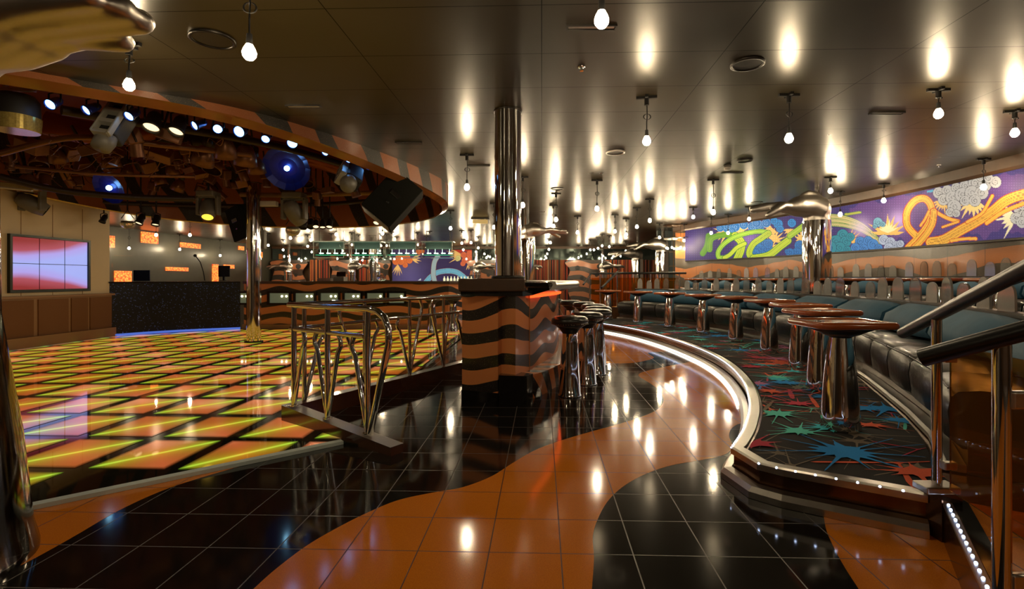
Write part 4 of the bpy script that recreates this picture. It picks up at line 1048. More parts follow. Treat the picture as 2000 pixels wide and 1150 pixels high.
    ribbon(col, X, Y, [(1140, 890), (1260, 870), (1390, 868)], 14, O, E, 0, 6)
    ribbon(col, X, Y, [(1210, 690), (1130, 670), (1060, 640), (975, 590)], 16, O, E, 0, 6); ribbon(col, X, Y, [(1210, 695), (1050, 750)], 10, O, E, 0, 5)
    ribbon(col, X, Y, [(770, 830), (690, 730), (690, 590), (770, 480), (870, 460), (930, 530), (940, 640), (880, 760), (780, 880), (700, 960)], 32, O, E, 1, 8, D)
    ribbon(col, X, Y, [(960, 590), (950, 700), (900, 800), (820, 900), (760, 960)], 30, O, E, 1, 8, D)
    ribbon(col, X, Y, [(910, 590), (870, 670), (825, 735)], 11, O, E, 0, 5)
    # far half, frame of the other crop
    L = U < 1612
    x2, y2 = (U-1340)/.1913, (V-380)/.1913
    c2 = np.zeros((len(U), 3)); put(c2, U > 0, (.035, .022, .14))
    lil = np.exp(-((x2-650)**2+(y2-480)**2)/12000.); c2[:] = c2*(1-lil[:, None]*.55)+np.array((.3, .18, .6))*lil[:, None]*.55
    Bc = (.02, .16, .45)
    for (cx, cy, r, n, a0, a1, sd) in ((420, 380, 150, 7, 120, 250, 1), (590, 370, 140, 7, 30, 260, 2), (880, 340, 120, 7, 130, 320, 3), (1080, 350, 130, 8, 180, 350, 4), (880, 480, 150, 7, -10, 130, 5), (1190, 460, 110, 7, 60, 260, 6), (840, 560, 150, 8, -20, 100, 7)): star(c2, x2, y2, cx, cy, r, n, a0, a1, (.82, .50, .14), sd)
    cloud(c2, x2, y2, [(420, 330, 55), (500, 330, 50), (350, 340, 40), (590, 310, 45), (470, 370, 40)], Bc, (.25, .45, .7)); cloud(c2, x2, y2, [(680, 330, 50), (750, 320, 50), (720, 290, 45), (820, 290, 45)], Bc, (.25, .45, .7))
    cloud(c2, x2, y2, [(940, 300, 50), (960, 350, 40), (1080, 290, 45), (900, 270, 40)], (.02, .22, .55), (.01, .05, .15))
    cloud(c2, x2, y2, [(780, 500, 60), (740, 550, 55), (830, 560, 60), (770, 610, 50), (840, 500, 50), (710, 600, 45)], Bc, (.01, .04, .14))
    cloud(c2, x2, y2, [(1160, 520, 55), (1200, 580, 55), (1130, 590, 50), (1060, 590, 45), (1220, 500, 45), (1030, 580, 26)], Bc, (.01, .05, .16))
    dots(c2, x2, y2, 24, 1.4)
    G = (.50, .62, .05); GE = (.04, .20, .03); GD = (.10, .22, .02)
    ribbon(c2, x2, y2, [(170, 600), (215, 520), (230, 420)], 26, (.09, .28, .02), GE, 0, 4); ribbon(c2, x2, y2, [(240, 560), (260, 450), (400, 410), (520, 430)], 26, (.16, .36, .03), GE, 1, 4)
    ribbon(c2, x2, y2, [(520, 660), (560, 560), (560, 480), (500, 420)], 36, G, GE, 2, 6, GD)
    ribbon(c2, x2, y2, [(840, 390), (760, 375), (640, 390), (500, 430), (390, 500), (330, 580), (335, 640), (390, 645)], 20, (.36, .62, .06), GE, 1, 6, GD)
    ribbon(c2, x2, y2, [(390, 645), (450, 610), (520, 540), (600, 500)], 18, G, GE, 0, 6); ribbon(c2, x2, y2, [(840, 395), (760, 450), (690, 500), (650, 570), (650, 620), (700, 650)], 28, G, GE, 2, 6, GD)
    ribbon(c2, x2, y2, [(690, 650), (840, 620), (960, 530), (1040, 470)], 34, G, GE, 1, 6, GD); ribbon(c2, x2, y2, [(1060, 420), (1130, 370), (1240, 290)], 26, (.42, .60, .06), GE, 1, 6, GD)
    col[L] = c2[L]
    return col
def art_back(U, V):
    col = np.zeros((len(U), 3)); X, Y = (U-760)/.09, (V-460)/.09
    put(col, U > 0, (.035, .022, .075))
    g = np.exp(-((X-450)**2+(Y-900)**2)/120000.); col[:] += np.array((.05, .045, .12))*g[:, None]
    dots(col, X, Y, 22, 1.25)
    Yl = (.75, .45, .14)
    put(col, (Y < 360+30*np.sin(X*.03)) & ((X > 1350) | ((X < 760) & (X > 600))), (.40, .03, .015))
    star(col, X, Y, 470, 500, 270, 4, -40, 30, Yl, 3); star(col, X, Y, 190, 620, 250, 5, 230, 300, Yl, 5); star(col, X, Y, 1600, 420, 380, 6, 150, 215, Yl, 6); star(col, X, Y, 1750, 560, 260, 4, 240, 300, Yl, 7); star(col, X, Y, 200, 1000, 150, 3, 200, 330, Yl, 8)
    cloud(col, X, Y, [(150, 560, 80), (240, 500, 90), (340, 520, 90), (440, 540, 70), (350, 640, 60), (260, 570, 70), (200, 470, 60), (640, 350, 60), (720, 340, 50), (400, 460, 60)], (.62, .14, .03), (.25, .03, .01), 4, True)
    cloud(col, X, Y, [(1620, 420, 70), (1750, 400, 80), (1770, 500, 70), (1640, 540, 70), (1600, 610, 55), (1700, 480, 60)], (.62, .13, .05), (.25, .03, .02), 4, True); cloud(col, X, Y, [(1500, 490, 60), (1480, 520, 40)], (.65, .55, .2), (.2, .15, .02), 4)
    ribbon(col, X, Y, [(800, 1010), (900, 900), (1050, 800), (1280, 765), (1480, 800), (1640, 920), (1700, 1000)], 55, (.16, .42, .55), (.2, .03, .02), 1, 8, (.02, .08, .12))
    ribbon(col, X, Y, [(990, 1000), (960, 850), (965, 700), (990, 560), (1060, 440)], 48, (.32, .42, .42), (.22, .06, .03), 0, 8)
    put(col, in_poly(X, Y, [(620, 975), (690, 925), (690, 975)]), (.6, .65, .65))
    return col
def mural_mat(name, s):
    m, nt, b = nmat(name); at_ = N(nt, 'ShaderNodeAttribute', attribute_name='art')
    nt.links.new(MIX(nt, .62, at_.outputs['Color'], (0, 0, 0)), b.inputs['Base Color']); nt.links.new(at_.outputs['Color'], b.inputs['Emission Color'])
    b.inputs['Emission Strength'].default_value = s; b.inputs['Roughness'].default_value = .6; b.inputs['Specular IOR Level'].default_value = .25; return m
def mural(name, path, z0, z1, nz, art, m, parent):
    n = len(path); V = np.zeros((n, nz, 3)); P = np.array([(p.x, p.y) for p in path])
    V[:, :, 0] = P[:, None, 0]; V[:, :, 1] = P[:, None, 1]; V[:, :, 2] = np.linspace(z0, z1, nz)[None, :]
    U_ = CU+F*V[:, :, 0]/V[:, :, 1]; W = CV-F*(V[:, :, 2]-EYE)/V[:, :, 1]
    col = art(U_.ravel(), W.ravel())
    i, j = np.meshgrid(np.arange(n-1), np.arange(nz-1), indexing='ij'); a = (i*nz+j).ravel()
    q = np.stack([a, a+1, a+nz+1, a+nz], 1)
    vv = V.reshape(-1, 3)-np.array(parent.location)
    # give the panel a body: the front is offset from the wall, its rim closed by a frame object
    me = bpy.data.meshes.new(name); me.vertices.add(len(vv)); me.vertices.foreach_set('co', vv.astype(np.float32).ravel())
    me.loops.add(q.size); me.loops.foreach_set('vertex_index', q.astype(np.int32).ravel()); me.polygons.add(len(q)); me.polygons.foreach_set('loop_start', np.arange(0, q.size, 4, dtype=np.int32)); me.polygons.foreach_set('loop_total', np.full(len(q), 4, np.int32))
    me.update(calc_edges=True)
    ca_ = me.color_attributes.new('art', 'FLOAT_COLOR', 'POINT'); c4 = np.ones((len(vv), 4), np.float32); c4[:, :3] = col; ca_.data.foreach_set('color', c4.ravel())
    me.materials.append(m); o = bpy.data.objects.new(name, me); COL.objects.link(o); o.parent = parent; return o
def rewind(p): return p
mw = [p for p in resample(WALLR, .009) if p.y > 4.5 and p.y < 16.0]
mw2 = offset(mw, -.045)
mu = thing('wall_mural', 'backlit mural of orange and green ribbons, clouds and bursts on purple above the striped wall', 'mural', (6.8, 9, 1.71))
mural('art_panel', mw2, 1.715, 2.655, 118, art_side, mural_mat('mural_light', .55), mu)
fm_ = MB(); rr_ = resample(mw, .15); fm_.sweep(rr_, [(-.045, 1.715), (-.06, 1.71), (-.06, 1.68), (0, 1.68), (0, 1.715)], pclosed=True)
mkobj('frame', fm_, m_darkmetal, mu, True)
fm_ = MB(); fm_.sweep(rr_, [(-.044, 1.70), (-.044, 2.66), (0, 2.66), (0, 1.70)], pclosed=False, cap=True)
mkobj('light_box_body', MB().sweep(rr_, [(-.035, 1.70), (-.035, 2.66)], cap=False), m_blackmatt, mu, True)
bm_ = thing('back_mural', 'dark mural with orange clouds and a blue ribbon arch on the far back wall', 'mural', (-4.9, 26.7, 1.0))
bp_ = [Vector((x, 26.74)) for x in np.linspace(-6.95, -2.78, 320)]
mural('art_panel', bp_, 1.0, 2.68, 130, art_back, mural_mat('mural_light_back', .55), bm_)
mkobj('backing', MB().box((-4.865, 26.80, 1.84), (4.24, .10, 1.74)), m_blackmatt, bm_, True)
# ------------------------------------------------------------ pendant bulbs
pb = thing('pendant_bulb', 'x', 'pendant light', (0, 0, CEIL))
mkobj('ceiling_mount', MB().box((0, 0, -.012), (.19, .028, .024)).box((0, 0, -.012), (.028, .12, .024)).cyl((0, 0, -.02), (0, 0, -.085), .022, n=12), m_blackmatt, pb)
lp = [(0, 0, 0), (.004, 0, -.45)]
for k in range(15):
    a = math.pi*2*k/14; lp.append((.004+.032*math.sin(a), .008*math.sin(a), -.55-.075*(1-math.cos(a))*-1 if False else -.58+.08*math.cos(a)))
lp += [(.0, .0, -.75), (0, 0, -1)]
mkobj('cord', MB().tube(lp, .0055, 6), m_blackmatt, pb)
mkobj('socket', MB().cyl((0, 0, .045), (0, 0, .105), .019, .015, n=12), m_blackmatt, pb)
mkobj('bulb', MB().lathe([(.001, -.040), (.020, -.034), (.034, -.016), (.037, .002), (.030, .024), (.019, .045), (.016, .056)], n=16), e_bulb, pb)
def set_drop(r, d):
    for c in r.children:
        s = c.name.split('.')[0]
        if s == 'cord': c.scale = (1, 1, d-.09); c.location = (0, 0, 0)
        if s in ('socket', 'bulb'): c.location = (0, 0, -d)
used_pb = [False]
def bulb(u, v, cv=None, Y=None, label=None, group=None, xyz=None):
    if xyz: x, y, zb = xyz
    else:
        Yy = Y or (F*(CEIL-EYE)/(CV-cv) if cv else 1.26*F/(CV-v))
        ku = (u-CU)/F
        Yy = min(Yy, 25.6)  # lowest far bulbs stand in for reflections in the mirror band
        if ku < 0: Yy = min(Yy, 13.0/-ku)
        else:
            w_ = ray_on(offset(resample(WALLR, .4), -.35), u)
            if w_ is not None: Yy = min(Yy, w_[0].y)
        x, y, zb = ku*Yy, Yy, EYE-(v-CV)/F*Yy
        if (x-ctr.x)**2/11.5+(y-ctr.y)**2/15 < 1: Yy = 13.0; x, y, zb = ku*Yy, Yy, EYE-(v-CV)/F*Yy
    d = max(.16, CEIL-zb)
    r = pb if not used_pb[0] else dup(pb, (0, 0, 0))
    used_pb[0] = True
    r.location = (x, y, CEIL); r['label'] = label
    if group: r['group'] = group
    elif 'group' in r: del r['group']
    r.rotation_euler = (0, 0, random.uniform(-.25, .25)); set_drop(r, d); return r
NEARB = [(487, 104, None, 2.8, 'bare bulb on a looped cord over the dance floor corner, before the recess'), (252, 167, 85, None, 'bare bulb hanging in front of the recess lip beside the silver fingers'), (1175, 40, None, 2.55, 'bare bulb high over the orange floor, next to a ceiling slot vent'),
 (1263, 276, 188, None, 'bare bulb over the wavy floor between stools and platform, first of its row'), (1541, 271, 183, None, 'bare bulb above the lower cocktail tables, second of its ceiling row'), (1833, 223, 173, None, 'bare bulb above the stair rails, third of its ceiling row'), (1982, 260, 215, None, 'bare bulb beside the orange ribbon mural, next to the stair rails'),
 (1166, 408, 351, None, 'bare bulb on its long cord over the far bend of the island bar'), (1393, 415, 350, None, 'bare bulb with coiled cord before the green ribbon mural'), (912, 366, 301, None, 'bare bulb hanging beside the recess end and the tall chrome column'),
 (1622, 373, 345, None, 'bare bulb just above the giant silver hand on the upper tier'), (1726, 392, 358, None, 'bare bulb over the loop of the orange ribbon mural'), (1921, 366, 325, None, 'bare bulb in front of the grey cloud of the mural'), (1086, 429, 377, None, 'bare bulb over the far end of the island bar, first of a close pair'), (1081, 442, 400, None, 'bare bulb over the far end of the island bar, second of a close pair'),
 (1021, 401, None, 8.5, 'bare bulb seen just beside the tall chrome column shaft'), (965, 444, None, 11.5, 'bare bulb on the dance floor side of the tall chrome column'), (1641, 419, None, 9.9, 'bare bulb glowing beside the wrist of the giant silver hand')]
for u, v, cv_, Y, lb in NEARB: bulb(u, v, cv_, Y, lb, 'bare pendant bulbs')
def series(lst, words, group):
    for k, q in enumerate(sorted(lst)):
        bulb(q[0], q[1], q[2] if len(q) > 2 else None, None, 'bare hanging or mirrored bulb %s, %s counting away from the video wall' % (words, ORD[k]), group)
series([(252, 485), (305, 459), (351, 487), (371, 459), (430, 499)], 'above the mosaic booth', 'bulbs above the booth')
series([(524, 479), (553, 488), (555, 501), (567, 465), (584, 506), (589, 509), (601, 481), (607, 469), (609, 492), (647, 479), (657, 458), (659, 505), (670, 490), (679, 498), (687, 478), (700, 481), (708, 508), (742, 490), (744, 480), (747, 456), (755, 480), (765, 477), (775, 484), (785, 505), (770, 506), (807, 490), (816, 478), (833, 483), (839, 476), (880, 446), (902, 475), (905, 488), (911, 506), (920, 474), (930, 492), (934, 484), (946, 496), (957, 502)], 'beyond the striped bar', 'bulbs beyond the striped bar')
series([(1075, 474), (1072, 487), (1069, 496), (1067, 504), (1128, 454), (1130, 503), (1146, 496), (1153, 488), (1160, 488), (1168, 485), (1176, 480), (1190, 482), (1198, 500), (1201, 452), (1212, 500), (1222, 490), (1223, 458), (1244, 443, 405), (1269, 431, 388), (1288, 464)], 'past the island bar', 'bulbs over the far end of the room')
series([(1336, 470), (1354, 424, 404), (1389, 455), (1422, 455, 418), (1463, 428, 403)], 'before the green ribbon mural', 'bulbs before the green mural')
# bulbs of the part of the room behind the viewpoint light the near floor and ceiling
for k, (x, y) in enumerate(((-3.2, -.6), (.9, -1.2), (3.9, .2), (-.6, -2.8), (3.4, -2.6))):
    bulb(0, 0, label='bare hanging bulb behind the viewpoint, %s of five' % ORD[k], group='bulbs behind the viewpoint', xyz=(x, y, 2.42))
# chandelier
ch = thing('chandelier', 'round cluster chandelier of warm bulbs before the blue grey wall', 'chandelier', (4.85, 16.2, CEIL))
mkobj('canopy', MB().lathe([(.001, 0), (.45, 0), (.45, -.04), (.001, -.04)], n=28), m_brown, ch)
mkobj('ring', MB().lathe([(.30, -.40), (.42, -.40), (.42, -.44), (.30, -.44), (.30, -.40)], n=28), m_steel, ch)
for k in range(8):
    a = 2*math.pi*k/8; x, y = .34*math.cos(a), .34*math.sin(a)
    bo = mkobj('bulb', MB().ball((x, y, -.72), .032, 10), e_bulb, ch); mkobj('cord', MB().cyl((x, y, -.68), (x, y, -.04), .006, n=6), m_blackmatt, bo)

# ------------------------------------------------------------ stage lights
def aim(o, pitch, yaw): o.rotation_euler = (pitch, 0, yaw)
def can(name, loc, r, L, lens, body, pitch, yaw, label, cat, group=None, hang=.12):
    """lamp can: the barrel points along local -Z before it is pitched"""
    t = thing(name, label, cat, loc, 0, group)
    rot = Euler((pitch, 0, yaw)).to_matrix()
    tr = lambda mb: setattr(mb, 'v', [tuple(rot @ Vector(p)) for p in mb.v]) or mb
    b_ = mkobj('barrel', tr(MB().lathe([(.001, L*.55), (r*.55, L*.5), (r*.8, L*.3), (r*.88, -L*.30), (r, -L*.32), (r*1.02, -L*.5), (r*.93, -L*.5), (r*.88, -L*.36)], n=20)), body, t)
    mkobj('lens', tr(MB().lathe([(.001, -L*.36-r*.2), (r*.5, -L*.36-r*.15), (r*.9, -L*.36)], n=20)), lens, t)
    yk = MB(); w = r*1.12
    yk.tube([(-w, 0, 0), (-w, 0, r*1.6), (0, 0, r*1.9), (w, 0, r*1.6), (w, 0, 0)], r*.10+.003, 6).cyl((0, 0, r*1.9), (0, 0, r*1.9+hang), r*.14+.004, n=8)
    mkobj('yoke', yk, m_blackmatt, t); return t
BL = [(107, 200, 4.75), (180, 211, 4.95), (260, 222, 5.15), (390, 242, 5.5), (427, 250, 5.7), (472, 255, 5.9), (521, 268, 6.15), (573, 277, 6.5), (639, 294, 7.0), (683, 309, 7.4), (722, 321, 7.9), (760, 330, 8.4)]
for k, (u, v, Y) in enumerate(BL):
    can('blue_spotlight', at(u, v, Y), .050 if k not in (5, 7, 10) else .066, .15, e_blue, m_blueglow_can, R(-58+rnd.uniform(-8, 8)), R(rnd.uniform(-25, 25)), 'small glowing blue spotlight under the recess lip, %s from the silver fingers' % ORD[k], 'spotlight', 'blue spotlights under the recess lip')
can('par_can', at(300, 236, 5.5), .085, .22, e_warm, m_blackmatt, R(-28), R(8), 'black par can with pale lens under the recess lip, beside the grey scanner', 'stage light')
can('par_can', at(350, 244, 5.6), .080, .22, e_warm, m_blackmatt, R(-28), R(-5), 'black par can with pale lens next to the row of blue spotlights', 'stage light')
k = 0
for (u, v, Y, r, lens) in ((174, 423, 9.6, .055, e_warm), (203, 427, 9.6, .055, m_blackmatt), (275, 428, 9.6, .07, e_warm), (305, 430, 9.6, .07, e_warm), (592, 432, 10.4, .10, m_blackmatt), (607, 436, 10.2, .07, m_blackmatt), (617, 437, 10.0, .06, e_warm), (630, 437, 10.0, .06, e_warm), (644, 436, 10.0, .065, e_warm), (737, 430, 9.6, .06, e_warm)):
    can('par_can', at(u, v, Y), r, r*3, lens, m_blackmatt, R(rnd.uniform(-40, -18)), R(rnd.uniform(-30, 30)), 'small black par can hanging below the far recess rim, %s from the cream wall' % ORD[k], 'stage light', 'par cans on the far recess rim', hang=3.55-at(u, v, Y).z-r*1.9); k += 1
for (u, v, Y, r, l) in ((249, 437, 9.4, .115, 'yellowish glass flood lamp hanging below the recess rim before the smoked wall'), (572, 449, 9.6, .13, 'clear glass globe lamp hanging beside the dance floor column')):
    t = thing('globe_lamp', l, 'stage light', at(u, v, Y))
    mkobj('shade', MB().lathe([(.001, r*.5), (r*.8, r*.42), (r, r*.15)], n=24), m_grey, t)
    mkobj('glass', MB().lathe([(r, r*.15), (r*1.0, -r*.2), (r*.7, -r*.7), (.001, -r*.9)], n=24), mat('globe_glass', (.9, .85, .55), .05, 0, .1, 5, trans=.8, ior=1.2), t)
    mkobj('hanger', MB().tube([(-r, 0, .1), (0, 0, r*2.2), (r, 0, .1)], .008, 6).cyl((0, 0, r*2.2), (0, 0, 3.58-t.location.z), .012, n=8), m_blackmatt, t)
# moving heads and scanners
def moving_head(loc, s, label, rx, rz, body, lens=None, group=None):
    t = thing('moving_head_light', label, 'stage light', loc, 0, group)
    mkobj('base', MB().bbox((0, 0, .26*s), (.30*s, .26*s, .10*s), .02*s), body, t)
    mkobj('yoke', MB().bbox((-.17*s, 0, .06*s), (.05*s, .12*s, .34*s), .015*s).bbox((.17*s, 0, .06*s), (.05*s, .12*s, .34*s), .015*s).box((0, 0, .21*s), (.38*s, .12*s, .04*s)), body, t)
    mkobj('clamp', MB().cyl((0, 0, .3*s), (0, 0, 3.58-loc[2]), .018, n=10), m_blackmatt, t)
    rot = Euler((rx, 0, rz)).to_matrix()
    h = MB().lathe([(.001, .20*s), (.08*s, .19*s), (.125*s, .10*s), (.13*s, -.08*s), (.10*s, -.2*s), (.09*s, -.2*s)], n=24)
    h.v = [tuple(rot @ Vector(p)) for p in h.v]; ho = mkobj('lamp_head', h, body, t)
    l2 = MB().lathe([(.001, -.19*s), (.09*s, -.185*s)], n=24); l2.v = [tuple(rot @ Vector(p)) for p in l2.v]
    mkobj('lens', l2, lens or m_chrome, ho); return t
moving_head(at(407, 408, 9.0), 1.0, 'grey moving head light with yellow lens hanging before the smoked wall', R(-35), R(25), m_grey, e_yellow)
moving_head(at(575, 415, 9.2), 1.15, 'grey moving head light hanging next to the dance floor column', R(40), R(-30), m_grey)
moving_head(at(62, 398, 8.2), 1.0, 'dark moving head light hanging at the top of the cream wall', R(60), R(-50), m_grey)
t = thing('drum_light', 'large drum effect light with ribbed clear band in the recess corner', 'stage light', at(32, 222, 4.7))
mkobj('housing', MB().lathe([(.001, .18), (.13, .17), (.165, .12), (.17, -.03)], n=32), m_blackmatt, t)
rb_ = [(.172+(.004 if k % 2 else 0), 0) for k in range(1)]
mkobj('ribbed_band', MB().lathe([(.172, -.03), (.178, -.035), (.170, -.16), (.165, -.165), (.001, -.165)], n=48, smooth=False), mat('amber_ribbed_band', (.55, .42, .12), .15, .6, .5, 60), t)
mkobj('bracket', MB().box((0, 0, .22), (.34, .04, .03)).box((-.1, 0, .29), (.03, .03, .14)).box((.1, 0, .29), (.03, .03, .14)), m_steel, t)
def scanner(loc, rot, s, label):
    t = thing('scanner_light', label, 'stage light', loc); t.rotation_euler = rot
    w, L = .17*s, .46*s
    mb = MB().bbox((-w*.44, 0, 0), (w*.14, .07*s, L), .01*s).bbox((w*.44, 0, 0), (w*.14, .07*s, L), .01*s)
    for z in (-L*.47, -L*.16, L*.16, L*.47): mb.box((0, 0, z), (w*.8, .06*s, L*.10))
    mkobj('slotted_cover', mb, mat('scanner_grey', (.30, .28, .22), .4), t)
    mkobj('housing', MB().bbox((0, .13*s, .03*s), (w*1.05, .2*s, L*.96), .03*s), m_blackmatt, t)
    mkobj('motor', MB().lathe([(.001, -.1*s), (.085*s, -.09*s), (.095*s, 0), (.085*s, .06*s), (.001, .07*s)], (0, .10*s, -L*.52), 20), m_grey, t); return t
scanner(at(217, 228, 5.1), (R(-30), R(8), R(8)), 1.0, 'pale grey slotted scanner light beside the hanging bulb at the recess lip')
scanner(at(668, 335, 7.4), (R(-42), R(-48), R(-25)), 1.25, 'grey slotted scanner light slanting beside the big black speaker')
# blue mirror dishes
for k, (u, v, Y, r, l) in enumerate(((215, 366, 8.0, .26, 'blue faceted dish with a blazing blue lamp at its centre, above the smoked wall'), (561, 328, 7.8, .35, 'larger blue faceted dish with blazing blue lamp near the slanted scanner'))):
    t = thing('blue_dish_light', l, 'stage light', at(u, v, Y)); t.rotation_euler = (R(-60), 0, R(-8+16*k))
    d = MB()
    prof = [(.03, .10*r), (r*.4, .12*r), (r*.75, .04*r), (r, -.12*r)]
    d.lathe(prof, n=14, smooth=False)
    mkobj('dish', d, m_blue_dish, t)
    mkobj('lamp', MB().ball((0, 0, -.02), .042, 12), e_bluecore, t)
    mkobj('back_housing', MB().lathe([(.001, .3*r), (r*.3, .28*r), (r*.38, .12*r)], n=16), m_blackmatt, t)
# speakers
def speaker(loc, d, rot, label):
    t = thing('loudspeaker', label, 'speaker', loc); t.rotation_euler = rot
    mkobj('cabinet', MB().bbox((0, 0, 0), d, .012), m_speaker, t)
    mkobj('grille', MB().box((0, 0, -d[2]/2-.006), (d[0]*.92, d[1]*.86, .012)), m_grey, t)
    mkobj('handle', MB().bbox((.0, -d[1]/2-.006, .06), (.16, .012, .07), .004).bbox((.0, -d[1]/2-.008, -.10), (.05, .012, .03), .004), m_blackgloss, t)
    rod = MB().cyl(loc, (loc[0], loc[1], 3.58), .02, n=10); rod.v = [tuple(t.matrix_basis.inverted() @ Vector(p)) for p in rod.v]; mkobj('hanging_rod', rod, m_blackmatt, t)
    return t
speaker(at(768, 392, 7.6), (.52, .42, .74), (R(-8), R(40), R(6)), 'large black loudspeaker hanging tilted at the end of the recess')
speaker(at(478, 435, 9.6), (.42, .36, .62), (R(10), R(-12), R(-30)), 'dark loudspeaker hanging behind the dance floor column')
# pipes and trusses up in the recess
def pipe(px, r, m, label):
    P = [at(u, v, Y) for u, v, Y in px]; P = crom(P, 6); tag(mkobj('rig_pipe', MB().tube(P, r, 10), m), label, 'pipe')
pipe([(0, 300, 5.8), (150, 268, 5.9), (330, 285, 6.3), (490, 303, 7.0)], .035, m_rig, 'curved lighting pipe crossing the recess behind the blue spotlights')
pipe([(0, 345, 7.0), (120, 372, 7.4), (260, 385, 8.0), (380, 388, 8.5)], .05, m_rigdark, 'thick dark pipe low in the recess above the cream wall')
pipe([(470, 380, 9.4), (560, 381, 9.4), (650, 379, 9.4), (740, 376, 9.3)], .045, mat('ochre_beam', (.22, .11, .03), .5), 'straight ochre beam joining the dance floor column to the far recess rim')
pipe([(200, 395, 9.5), (330, 400, 10.2), (480, 402, 10.4), (640, 398, 10.3), (740, 390, 10.0)], .04, m_rigdark, 'dark curved pipe near the far recess rim')
pipe([(120, 215, 5.2), (260, 238, 5.7), (420, 262, 6.4), (560, 290, 7.2), (700, 330, 8.3)], .05, m_rigdark, 'dark curved pipe just inside the recess lip')
pipe([(30, 325, 6.5), (200, 340, 6.9), (380, 345, 7.5)], .022, m_rig, 'thin copper-toned pipe in the middle of the recess')
fx = thing('fluorescent_fitting', 'long pale batten lamp fitting above the cream wall', 'lamp', at(20, 362, 7.4))
mkobj('batten', MB().bbox((0, 0, 0), (.75, .09, .07), .01, rot=Matrix.Rotation(R(6), 3, 'Y')), mat('pale_batten', (.40, .34, .17), .5), fx); mkobj('tube', MB().cyl((-.35, -.03, -.01), (.35, -.03, -.08), .018, n=12), m_white, fx)
o = mkobj('junction_box', MB().bbox((0, 0, 0), (.34, .12, .09), .01), m_white); o.location = at(523, 398, 9.3); tag(o, 'small white box beside the top of the dance floor column', 'box')
o = mkobj('small_flag_box', MB().bbox((0, 0, 0), (.12, .10, .34), .01), m_grey); o.location = at(512, 468, 9.2); tag(o, 'narrow pale box hanging on the dance floor column', 'box')
# many small hanging fixtures
rr = random.Random(21)
FX = [(75, 310), (88, 340), (62, 285), (110, 300), (140, 296), (130, 345), (160, 322), (172, 330), (40, 330), (215, 310), (228, 300), (250, 330), (285, 322), (310, 300), (312, 350), (335, 330), (345, 310), (372, 330), (392, 340), (390, 375), (400, 300), (420, 318), (422, 372), (440, 345), (455, 362), (470, 330), (475, 355), (262, 272), (330, 265), (440, 285), (500, 320), (520, 345), (600, 350), (640, 372), (620, 385), (690, 360), (790, 352), (805, 362), (820, 375), (812, 392), (480, 300), (350, 360), (300, 368), (180, 290), (20, 312), (55, 355), (150, 360), (365, 295), (410, 350), (495, 372)]
kinds_ = []
k1 = thing('rig_lamp', 'x', 'stage light', (0, 0, 0))
mkobj('body', MB().bbox((0, 0, .04), (.15, .14, .16), .015), m_rig, k1)
mkobj('barrel', MB().cyl((0, 0, -.04), (0, -.03, -.17), .058, .062, n=18), m_rig, k1)
mkobj('bracket', MB().tube([(-.09, 0, -.02), (-.095, 0, .17), (.095, 0, .17), (.09, 0, -.02)], .010, 6).cyl((0, 0, .17), (0, 0, .42), .012, n=8), m_rigdark, k1)
k2 = thing('ballast_box', 'x', 'equipment box', (0, 0, 0))
mkobj('case', MB().bbox((0, 0, 0), (.26, .15, .12), .01), m_rig, k2); mkobj('fin', MB().box((-.06, -.08, 0), (.012, .03, .10)).box((-.03, -.08, 0), (.012, .03, .10)).box((0, -.08, 0), (.012, .03, .10)).box((.03, -.08, 0), (.012, .03, .10)), m_rigdark, k2)
mkobj('strap', MB().box((.08, 0, .15), (.02, .03, .3)), m_rigdark, k2)
k3 = thing('reflector_lamp', 'x', 'stage light', (0, 0, 0))
mkobj('reflector', MB().lathe([(.03, .10), (.07, .06), (.10, -.02), (.115, -.12), (.108, -.12)], n=20), m_rig, k3)
mkobj('housing', MB().lathe([(.001, .2), (.04, .19), (.05, .10), (.03, .09)], n=16), m_rigdark, k3)
mkobj('stem', MB().cyl((0, 0, .19), (0, 0, .45), .012, n=8), m_rigdark, k3)
cnt = {0: 0, 1: 0, 2: 0}; names = ['copper square yoke lamp', 'copper finned ballast box', 'copper round reflector lamp']
FX.sort()
for k, (u, v) in enumerate(FX):
    kk = (k*7+k//3) % 3; src = (k1, k2, k3)[kk]
    Y = lerp(5.9, 9.6, max(0, min(1, (v-265)/110)))+rr.uniform(-.2, .2)
    if u > 600: Y = lerp(8.0, 9.4, (v-345)/50)
    if (CU-u)/F*Y > 7.5: Y = 7.5*F/(CU-u)
    lb = '%s in the recess rig, %s such from the cream wall' % (names[kk], ORD[cnt[kk]])
    if cnt[kk] == 0: r_ = src; r_.location = at(u, v, Y); r_['label'] = lb; r_['group'] = 'rig fittings in the recess'
    else: r_ = dup(src, at(u, v, Y), label=lb, group='rig fittings in the recess')
    r_.rotation_euler = (R(rr.uniform(-35, 35)), R(rr.uniform(-25, 25)), R(rr.uniform(-180, 180))); s = rr.uniform(.75, 1.35); r_.scale = (s, s, s); cnt[kk] += 1
cb = MB()
for k in range(60):
    u, v = rr.uniform(20, 500), rr.uniform(262, 350); Y = lerp(5.9, 8.6, (v-262)/90); p = at(u, v, Y); pts = [p]
    for q in range(4): p = p+Vector((rr.uniform(-.16, .16), rr.uniform(-.1, .1), rr.uniform(-.12, .08))); pts.append(p)
    cb.tube([tuple(x) for x in crom(pts, 4)], .006, 5)
tag(mkobj('cabling', cb, m_rig), 'tangle of thin cables looping through the recess rig', 'cables', kind='stuff')
